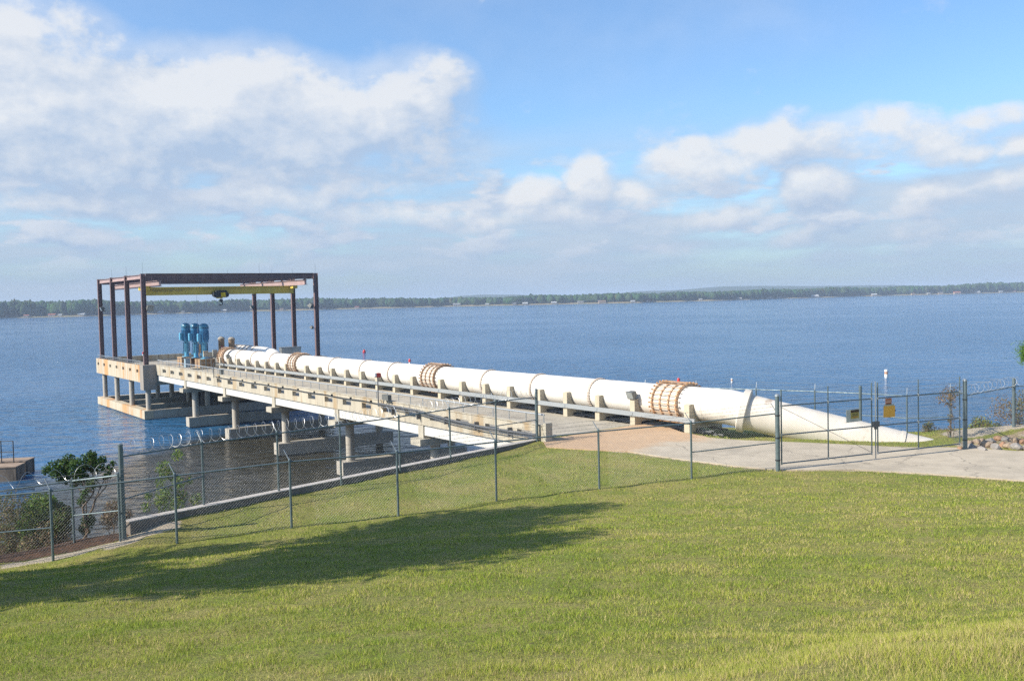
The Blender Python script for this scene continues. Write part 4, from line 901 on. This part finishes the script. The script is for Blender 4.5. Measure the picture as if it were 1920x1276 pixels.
sub(r_, c, ax, .09, .06, .30, .02, dark_m, 'text_line', 2); sub(r_, c, ax, .09, .0, .32, .02, dark_m, 'text_line', 2); sub(r_, c, ax, .11, -.06, .22, .03, surf('notice_orange', (.5, .2, .05)), 'text_line', 2)
r_, c, ax = sign(5.38, 7.15, .32, .27, surf('orange_red_sign', (.48, .16, .07)), 'small orange-red sign at the top of the right gate leaf')
sub(r_, c, ax, 0, .05, .24, .025, surf('sign_cream', (.65, .5, .38)), 'text_line'); sub(r_, c, ax, 0, -.01, .26, .03, surf('sign_cream', (.65, .5, .38)), 'text_line'); sub(r_, c, ax, 0, -.09, .28, .05, surf('sign_brown', (.16, .10, .08)), 'text_line')
r_, c, ax = sign(5.42, 6.76, .60, .46, surf('amber_sheet', (.72, .40, .055), (.66, .36, .05)), 'plain amber sheet hanging on the right gate leaf below the small red sign', -.02)
sub(r_, c, ax, -.02, .255, .50, .07, surf('faded_strip', (.42, .42, .30)), 'faded_strip'); sub(r_, c, ax, .31, .02, .04, .06, dark_m, 'tie')

# ------------------------------------------------------------------ dock at the left, buoys
def block(x, y, w, d, zt, lab, rot=.12):
    ax = ((math.cos(rot), math.sin(rot), 0), (-math.sin(rot), math.cos(rot), 0), (0, 0, 1)); r_ = root('concrete_dock', (x, y, 0), lab, 'dock', 'stained concrete dock blocks')
    MB().box((x, y, (zt - 1.5) / 2), (w, d, zt + 1.5), ax).build('block', surf('stained_block', (.24, .19, .14), (.13, .10, .075), 1.1, .9, streak=True, stain=((.05, .04, .03), .8, .45, .65)), r_)
    MB().box((x, y, zt + .04), (w + .06, d + .06, .08), ax).build('cap', surf('dock_cap', (.34, .25, .17), (.24, .17, .12), 2, .9), r_)
block(-36.0, 65.2, 4.2, 1.6, .92, 'nearer stained concrete dock block at the left edge of the water'); block(-37.5, 67.4, 6.2, 1.7, .92, 'farther stained concrete dock block reaching out past the nearer one')
r_ = root('dock_railing', (-37.5, 66.6, 1), 'dark pipe railing on the concrete dock at the left edge', 'railing')
for x in (-38.6, -37.3, -36.15, -35.85): MB().cyl((x, 66.7, .95), (x, 66.7, 2.5 if x > -36.6 else 2.2), .035, 6).build('post', dark_m, r_)
mb = MB()
for dz in (0, -.75): mb.tube([(-39.1, 66.7, 1.55 + dz + .2), (-37.3, 66.7, 2.1 + dz + .2), (-36.15, 66.7, 2.45 + dz), (-35.0, 66.7, 2.45 + dz)], .03, 6)
mb.cyl((-35.0, 66.7, .95), (-35.0, 66.7, 2.46), .035, 6); mb.build('handrail', dark_m, r_)
def buoy(x, y, h, r, lab, kind):
    r_ = root('buoy', (x, y, 0), lab, 'buoy')
    if kind == 'can':
        MB().lathe((x, y, -.3), [(r * .5, 0), (r * .9, .3), (r, .5), (r, h * .45 + .3)], 16).build('float', white_m, r_, 'auto')
        MB().lathe((x, y, h * .45), [(r * .99, 0), (r * .99, h * .3)], 16).build('marking', surf('faded_orange', (.55, .30, .18)), r_, 'auto'); MB().lathe((x, y, h * .75), [(r, 0), (r, h * .25), (r * .6, h * .27)], 16).build('top', white_m, r_, 'auto')
    else:
        MB().lathe((x, y, -.2), [(.05, 0), (r * .9, .15), (r, .45), (r * .8, .7), (.1, .9)], 14).build('float', red_m, r_, 'auto'); MB().lathe((x, y, .62), [(.12, 0), (.08, .2)], 8).build('cap', red_m, r_)
buoy(49.5, 126.9, 1.1, .23, 'white cylindrical buoy with an orange mark behind the gate', 'can'); buoy(-33.8, 219, 1.2, .38, 'small red buoy on open water behind the pier', 'red'); buoy(28.6, 125, .55, .14, 'tiny pale buoy on the water above the pipe bend', 'can')

# ------------------------------------------------------------------ plants
def leaves(name, C, RAD, n, size, m, parent=None, spread=1.0, flat=.5):
    """leaf cloud: n small folded leaves spread through ellipsoids at C (k,3) with radii RAD (k,3)"""
    C = np.array(C, float); RAD = np.array(RAD, float)
    if RAD.ndim == 1: RAD = np.repeat(RAD[:, None], 3, 1)
    w = RAD.prod(1) ** .67; w /= w.sum(); k = rng.choice(len(C), n, p=w); d = rng.normal(size=(n, 3)); d /= np.linalg.norm(d, axis=1)[:, None]; q = rng.random(n) ** .45
    c = C[k] + d * q[:, None] * RAD[k] * spread; a = rng.normal(size=(n, 3)); a /= np.linalg.norm(a, axis=1)[:, None]; b = np.cross(a, rng.normal(size=(n, 3))); b /= np.linalg.norm(b, axis=1)[:, None]
    s_ = size * rng.uniform(.6, 1.3, n)[:, None]; V = np.stack([c - a * s_, c - b * s_ * flat, c + a * s_, c + b * s_ * flat], 1).reshape(-1, 3)
    t = np.ones((n, 4)); t[:, :3] = rng.uniform(.6, 1.4, (n, 1)) * np.array([1, 1, 1]) * rng.uniform(.85, 1.15, (n, 3)); t = np.repeat(t, 4, 0)
    if parent is not None: V = V - np.array(parent.location)
    o = fast_mesh(name, V, np.full(n, 4), np.arange(4 * n), m, t)
    if parent is not None: o.parent = parent
    return o
def twigs(mb, base, tips, r0_=.03, kink=.25, stems=4):
    """a few wandering stems; every twig leaves one of them part of the way up"""
    base = np.array(base, float); tips = [np.array(t, float) for t in tips]; S = []
    for k in range(stems):
        tp = tips[int(rng.integers(len(tips)))]; L = np.linalg.norm(tp - base); b0 = base + np.array([rng.normal(0, .08), rng.normal(0, .08), 0]); ps = [b0]
        for f in (.25, .5, .75, 1.0): ps.append(b0 + (tp - b0) * f + rng.normal(0, kink * L * .18, 3) * (f < 1))
        mb.tube(ps, [r0_, r0_ * .8, r0_ * .6, r0_ * .4, r0_ * .15], 6); S.append(ps)
    for tp in tips:
        best = min((q for ps in S for q in ps[1:]), key=lambda q: np.linalg.norm(q - tp) + (0.6 if q[2] > tp[2] else 0)); L = np.linalg.norm(tp - best)
        if L > .08: mb.tube([best, best + (tp - best) * .5 + rng.normal(0, .12 * L, 3), tp], [r0_ * .35, r0_ * .25, r0_ * .08], 5)
def bush(name, lab, base, blobs, n, size, m, cat='shrub', tw=14, twm=None, group=None, m2=None, spread=1.0, r0_=.03):
    base = np.array(base, float); r_ = root(name, tuple(base), lab, cat, group); C = [b[:3] for b in blobs]; RD = [(b[3], b[3], b[4] if len(b) > 4 else b[3]) for b in blobs]
    mb = MB(); tips = []
    for i in range(tw): b = blobs[i % len(blobs)]; d = rng.normal(size=3); d /= np.linalg.norm(d); tips.append(np.array(b[:3]) + d * b[3] * .85)
    twigs(mb, base, tips, r0_); mb.build('stems', twm or twig_m, r_)
    if n: leaves('foliage', C, RD, n, size, m, r_, spread)
    if m2 is not None: leaves('dry_foliage', C, RD, int(n * .6), size * .9, m2, r_, spread)
    return r_
def at(px_, py_, Yd):
    d = fw * F + rt * (px_ - 960) - up * (py_ - 638); q = np.array([0, 0, 11.6]) + d * (Yd / d[1]); return q
# leaning dark tree behind the left fence
def blobs_px(lst, Yd): 
    o = []
    for (x, y, r) in lst: p_ = at(x, y, Yd + rng.normal(0, .25)); o.append((p_[0], p_[1], p_[2], r / 1800 * Yd))
    return o
bush('leaning_tree', 'small dark-leaved tree leaning over the water behind the left fence', at(160, 985, 31), blobs_px([(108, 878, 20), (128, 866, 16), (145, 876, 20), (165, 862, 15), (180, 872, 17), (172, 852, 9), (192, 862, 9), (150, 893, 17), (120, 893, 16), (88, 880, 11), (205, 878, 9), (200, 892, 9), (212, 868, 6), (160, 925, 10), (152, 940, 9), (172, 905, 12), (140, 905, 10)], 31.5), 3000, .05, leaf_d, 'tree', 40, bark_m, m2=leaf_g, r0_=.045)
bush('sapling', 'pale green young tree with airy leaves behind the retaining wall', at(325, 985, 34.5), blobs_px([(333, 852, 9), (308, 878, 11), (318, 890, 9), (335, 905, 9), (300, 905, 8), (310, 930, 14), (340, 930, 10), (300, 945, 10), (368, 936, 9), (278, 930, 6), (274, 950, 7), (355, 900, 6), (330, 950, 12)], 33.6), 1500, .05, leaf_g, 'sapling', 30, m2=leaf_y, r0_=.02, spread=1.45)
specs = [('brown and green tangled shrub at the left edge behind the front fence', [(20, 960, 40), (10, 1000, 40), (40, 1010, 34)], leaf_o, leaf_b), ('yellow-tipped green shrub behind the leftmost visible fence post', [(75, 955, 34), (60, 985, 30), (92, 938, 13), (112, 950, 10)], leaf_g, leaf_y),
         ('dry brown shrub below the yellow-tipped green one', [(95, 1000, 30), (60, 1025, 26), (120, 1005, 20)], leaf_b, leaf_o), ('sparse green shrub just left of the middle bank fence post', [(120, 965, 20), (112, 985, 22)], leaf_o, leaf_g), ('wispy dead brush at the left end of the retaining wall', [(215, 955, 22), (205, 975, 18), (235, 965, 14)], leaf_b, None),
         ('scruffy dry brush along the foot of the leftmost bank fence', [(20, 1035, 22), (60, 1030, 16), (100, 1018, 14)], leaf_b, leaf_o), ('low green vine hanging under the leaning tree', [(165, 975, 14), (160, 990, 12)], leaf_d, None)]
for lab, bl, ma, m2 in specs:
    bb = blobs_px(bl, 31.3); b0 = np.mean([b[:3] for b in bb], 0); b0[2] = max(gz(b0[0], b0[1]), b0[2] - 1.2); bush('bank_shrub', lab, b0, bb, 420 * len(bl) if m2 is None else 800 * len(bl), .045, ma, 'shrub', 26, twig_m, 'shrubs on the left bank', m2)
# right-hand bank
specs = [('orange-green bushy shrub just right of the gate', [(1838, 795, 16), (1825, 803, 10), (1852, 800, 12)], leaf_y, leaf_b, 46, 900), ('bare grey-brown spreading bush before the thick right fence post', [(1880, 765, 24), (1868, 775, 18), (1893, 775, 22), (1875, 750, 14), (1900, 790, 18)], leaf_b, None, 46, 700),
         ('olive bush behind the rightmost fence post', [(1915, 770, 26), (1922, 750, 22), (1912, 795, 16)], leaf_o, leaf_b, 47, 1000), ('dry vine climbing the fence beside the right gate post', [(1785, 735, 11), (1784, 760, 6), (1784, 785, 6), (1775, 745, 12), (1783, 805, 6)], leaf_b, None, 42.7, 600), ('low dry weeds behind the gate at the end of the pipe', [(1755, 812, 12), (1770, 812, 10), (1738, 806, 10), (1780, 815, 8)], leaf_b, leaf_o, 46, 500),
         ('spiky olive weed behind the right gate leaf', [(1738, 800, 8), (1745, 795, 6)], leaf_o, None, 46.2, 260), ('low olive groundcover right of the orange-green shrub', [(1868, 800, 8), (1858, 804, 7)], leaf_o, leaf_g, 46, 260)]
for lab, bl, ma, m2, Yd, nn_ in specs:
    bb = blobs_px(bl, Yd); b0 = np.mean([b[:3] for b in bb], 0); b0[2] = gz(b0[0], b0[1]) - .05; SPR = 1.5 if 'vine' in lab else 1.1; bush('bank_shrub', lab, b0, bb, nn_, .05, ma, 'shrub', 34, twig_m, 'shrubs on the right bank', m2, r0_=.012, spread=SPR)
# lone light vine above the gate's right leaf
# trees outside the frame: their shade falls on the lawn
def tree(x, y, hc, rc, lab, m, n, size=.16, limb=None, crownz=.8):
    z0 = gz(x, y); r_ = root('lawn_tree', (x, y, z0), lab, 'tree'); mb = MB()
    mb.tube([(x, y, z0 - .2), (x + .1, y, z0 + hc * .5), (x, y + .1, z0 + hc), (x, y, z0 + hc + rc * .6)], [.28, .2, .13, .04], 10)
    C, RD, tips = [], [], []
    for i in range(26):
        d = rng.normal(size=3); d /= np.linalg.norm(d); q = rc * (.35 + .5 * rng.random()); C.append(np.array([x, y, z0 + hc]) + d * q * np.array([1, 1, crownz])); RD.append([rc * .30 + rng.random() * rc * .14] * 3); tips.append(C[-1])
    for tp in tips: b_ = np.array([x, y, z0 + hc * (.55 + .4 * rng.random())]); mb.tube([b_, (b_ + tp) / 2 + rng.normal(0, .15, 3), tp], [.07, .045, .02], 6)
    if limb is not None: 
        b_ = np.array([x, y, limb[2] - .6]); mb.tube([b_, (b_ + limb) / 2 + np.array([0, 0, .1]), limb], [.06, .04, .015], 6)
    mb.build('trunk', bark_m, r_, 'auto'); leaves('crown', C, RD, n, size, m, r_)
    return r_
tree(-17.4, 14.3, 9.6, 3.2, 'rounded tree on the lawn just beyond the left edge', leaf_d, 6000)
tree(-16.1, 17.0, 9.6, 4.0, 'broad dark tree beyond the left edge shading the lawn', leaf_d, 13500)
tree(-18.6, 21.8, 12.6, 3.7, 'taller dark tree by the water beyond the left edge', leaf_d, 10000)
tree(-24.5, 13.2, 9.8, 3.9, 'second broad tree farther beyond the left edge', leaf_d, 8500)
tree(-25, 19.4, 10.0, 3.8, 'dark tree on the bank beyond the left edge', leaf_d, 8500)
# pine at the right edge: one limb reaches into view
tip = at(1915, 663, 15.0); pr_ = tree(11.9, 15.6, 5.6, 2.0, 'pine tree at the right edge with one green branch tip reaching into view', pine_l, 7000, .07, tip + np.array([.35, .2, 0]))
nb = 5200; pts_ = tip + np.array([.22, 0, 0]) + rng.normal(0, 1, (nb, 3)) * np.array([.09, .10, .075]); dirs = rng.normal(0, 1, (nb, 3)); dirs /= np.linalg.norm(dirs, axis=1)[:, None]
sd_ = np.cross(dirs, rng.normal(size=(nb, 3))); sd_ /= np.linalg.norm(sd_, axis=1)[:, None]; V = np.stack([pts_ - sd_ * .004, pts_ + sd_ * .004, pts_ + dirs * .10], 1).reshape(-1, 3) - np.array(pr_.location)
o = fast_mesh('branch_tip', V, np.full(nb, 3), np.arange(3 * nb), pine_l, np.repeat(np.c_[rng.uniform(.8, 1.7, (nb, 1)).repeat(3, 1), np.ones(nb)], 3, 0)); o.parent = pr_

# ------------------------------------------------------------------ rocks right of the gate
rock_ms = [surf('tan_rock', (.36, .27, .19), (.26, .20, .14), 6, .9, bump=.03, bscale=14), surf('pale_grey_rock', (.32, .295, .27), (.22, .205, .185), 6, .9, bump=.03, bscale=14), surf('orange_rock', (.36, .22, .13), (.28, .16, .10), 6, .9, bump=.03, bscale=14)]
RK = [(1822,834,10,1,'grey rock touching the foot of the right gate post'),(1840,838,9,1,'flat grey rock at the road edge near the gate'),(1832,826,9,0,'tan rock behind the flat grey road-edge rock'),(1850,832,12,0,'big tan rock in the middle of the rock pile'),(1866,836,11,1,'wide grey rock right of the big tan one'),(1858,823,8,1,'pale rock on the back row of the pile'),
      (1872,820,9,2,'upright orange rock on top of the pile'),(1880,831,9,2,'rusty orange rock right of the wide grey rock'),(1893,834,10,0,'tan rock toward the right end of the pile'),(1886,822,8,1,'small pale rock beside the upright orange one'),(1906,836,12,1,'grey slab rock at the right end by the road'),(1903,824,9,0,'tan rock behind the grey slab rock'),
      (1916,826,9,2,'orange-brown rock at the right edge of the photo'),(1842,822,6,0,'small tan stone at the back left of the pile'),(1818,826,6,0,'small tan stone behind the gate post rock'),(1800,836,6,2,'flat reddish stone at the bottom of the right gate leaf'),(1926,838,10,1,'grey rock half out of the photo at right')]
for (x, y, r_px, mi, lab) in RK:
    D = at(x, y, 40); zc = 4.9; d_ = (D - np.array([0, 0, 11.6])); q = np.array([0, 0, 11.6]) + d_ * ((zc + .1 - 11.6) / d_[2]); rr_ = 1.15 * r_px / 1800 * q[1]
    v = IV * np.array([1.1, .9, .62]) * rr_
    for _k in range(9):
        pl = rng.normal(size=3); pl /= np.linalg.norm(pl); lim = rr_ * rng.uniform(.45, .8); ex_ = np.clip(v @ pl - lim, 0, None); v = v - ex_[:, None] * pl
    v = v * (1 + rng.normal(0, .03, (len(IV), 1)))
    a_ = rng.random() * 6; v = v @ np.array([[math.cos(a_), math.sin(a_), 0], [-math.sin(a_), math.cos(a_), 0], [0, 0, 1]])
    mb = MB(); mb.add(v + np.array([q[0], q[1], gz(q[0], q[1]) + rr_ * .30]), IF.tolist()); tag(mb.build('rock', rock_ms[mi]), lab, 'rock', 'rocks piled right of the gate')
# small debris under the end of the pipe
# ------------------------------------------------------------------ grass
def vnoise(x, y, cell, seed):
    g_ = np.random.default_rng(seed).random((256, 256)); u = x / cell + 500; v = y / cell + 500; i = np.floor(u).astype(int); j = np.floor(v).astype(int); a = u - i; b = v - j; a = a * a * (3 - 2 * a); b = b * b * (3 - 2 * b)
    f = lambda p, q: g_[p % 256, q % 256]
    return (f(i, j) * (1 - a) + f(i + 1, j) * a) * (1 - b) + (f(i, j + 1) * (1 - a) + f(i + 1, j + 1) * a) * b
def grass():
    n = 900000; u = rng.random(n); y = 4.0 * (50 / 4.0) ** u; x = (rng.random(n) * 2 - 1) * (y * .62 + 1.5)
    m = poly_dist(x, y, ROAD) > -.30 * vnoise(x, y, .35, 8) ** 2; d, seg = shore_dist(x, y); m &= d < -.25
    cv_ = cover(x, y); cc = np.maximum(np.maximum(cv_[0] * .9, cv_[1]), cv_[2]); m &= rng.random(n) > cc * 1.1
    m &= ~((np.abs((x - O[0]) * N[0] + (y - O[1]) * N[1] - 4.2) < 6) & (((x - O[0]) * U[0] + (y - O[1]) * U[1]) > -1.2))
    bare = vnoise(x, y, .45, 11) * .6 + vnoise(x, y, 1.6, 12) * .4; m &= (bare > .27) | (rng.random(n) < .25)
    x, y = x[m], y[m]; n = len(x); z = ground(x, y)
    patch = vnoise(x, y * 1.6, 3.0, 1) * .5 + vnoise(x, y * 1.4, .8, 2) * .5; patch = np.clip((patch - .5) * 1.9 + .5, 0, 1); fine = vnoise(x, y, .33, 3)
    h_ = (.03 + .04 * rng.random(n)) * (.5 + 1.0 * fine) * (1 + .0 * y); h_ *= np.where(y < 9, .95, 1.0)
    w = np.maximum(.003, .00060 * y) * rng.uniform(.7, 1.3, n); az_ = rng.random(n) * 2 * math.pi; le = rng.normal(0, .45, (n, 2)) * h_[:, None]
    base = np.stack([x, y, z - .01], 1); sd = np.stack([np.cos(az_), np.sin(az_), np.zeros(n)], 1) * w[:, None] / 2
    tip_ = base + np.stack([le[:, 0], le[:, 1], h_], 1)
    V = np.stack([base - sd, base + sd, tip_], 1).reshape(-1, 3)
    g = np.array([.22, .335, .040]); ye = np.array([.47, .48, .085]); st = np.array([.60, .49, .23]); dk = np.array([.12, .19, .03])
    q = np.clip(.24 + .62 * patch + rng.normal(0, .20, n) + .25 * (fine - .5), 0, 1)[:, None]; c = g * (1 - q) + ye * q
    s2 = (rng.random(n) < .08 + .36 * patch ** 2)[:, None]; c = np.where(s2, st, c); s3 = (rng.random(n) < .10)[:, None]; c = np.where(s3, dk, c)
    # longer and yellower on the near crest
    c = c * rng.uniform(.75, 1.2, (n, 1)); t = np.c_[c, np.ones(n)]; t = np.repeat(t, 3, 0)
    m_ = bpy.data.materials.new('grass_blades'); m_.use_nodes = True; nt = m_.node_tree; nt.nodes.clear(); h = NT(nt)
    a = h.n('ShaderNodeAttribute'); a.attribute_name = 'tint'; dfs = h.n('ShaderNodeBsdfDiffuse'); tr = h.n('ShaderNodeBsdfTranslucent'); mx = h.n('ShaderNodeMixShader'); mx.inputs[0].default_value = .3; out = h.n('ShaderNodeOutputMaterial')
    ge = h.n('ShaderNodeNewGeometry'); vm = h.n('ShaderNodeVectorMath', operation='MULTIPLY_ADD'); nt.links.new(ge.outputs['Normal'], vm.inputs[0]); vm.inputs[1].default_value = (.45, .45, .45); vm.inputs[2].default_value = (0, 0, .8); vn = h.n('ShaderNodeVectorMath', operation='NORMALIZE'); nt.links.new(vm.outputs[0], vn.inputs[0]); nt.links.new(vn.outputs[0], dfs.inputs['Normal']); nt.links.new(a.outputs['Color'], dfs.inputs[0]); nt.links.new(a.outputs['Color'], tr.inputs[0]); nt.links.new(dfs.outputs[0], mx.inputs[1]); nt.links.new(tr.outputs[0], mx.inputs[2]); nt.links.new(mx.outputs[0], out.inputs[0])
    o = fast_mesh('grass', V, np.full(n, 3), np.arange(3 * n), m_, t); o['kind'] = 'stuff'; tag(o, 'short mown green and straw-coloured lawn grass covering the bank', 'grass')
grass()

# ------------------------------------------------------------------ haze
HAZE = 0.00021
if HAZE:
    m = bpy.data.materials.new('haze_air'); m.use_nodes = True; t = m.node_tree; t.nodes.clear(); v = t.nodes.new('ShaderNodeVolumePrincipled'); out = t.nodes.new('ShaderNodeOutputMaterial')
    v.inputs['Color'].default_value = (.64, .79, 1, 1); v.inputs['Density'].default_value = HAZE; v.inputs['Anisotropy'].default_value = .0; t.links.new(v.outputs[0], out.inputs['Volume'])
    mb = MB(); mb.box((0, 4400, 16.5), (17000, 11000, 40)); hz = mb.build('haze', m); hz['kind'] = 'stuff'; tag(hz, 'thin blue haze over the lake that fades the far shore', 'haze')
for o in list(bpy.data.objects):
    if '_o' in o: del o['_o']
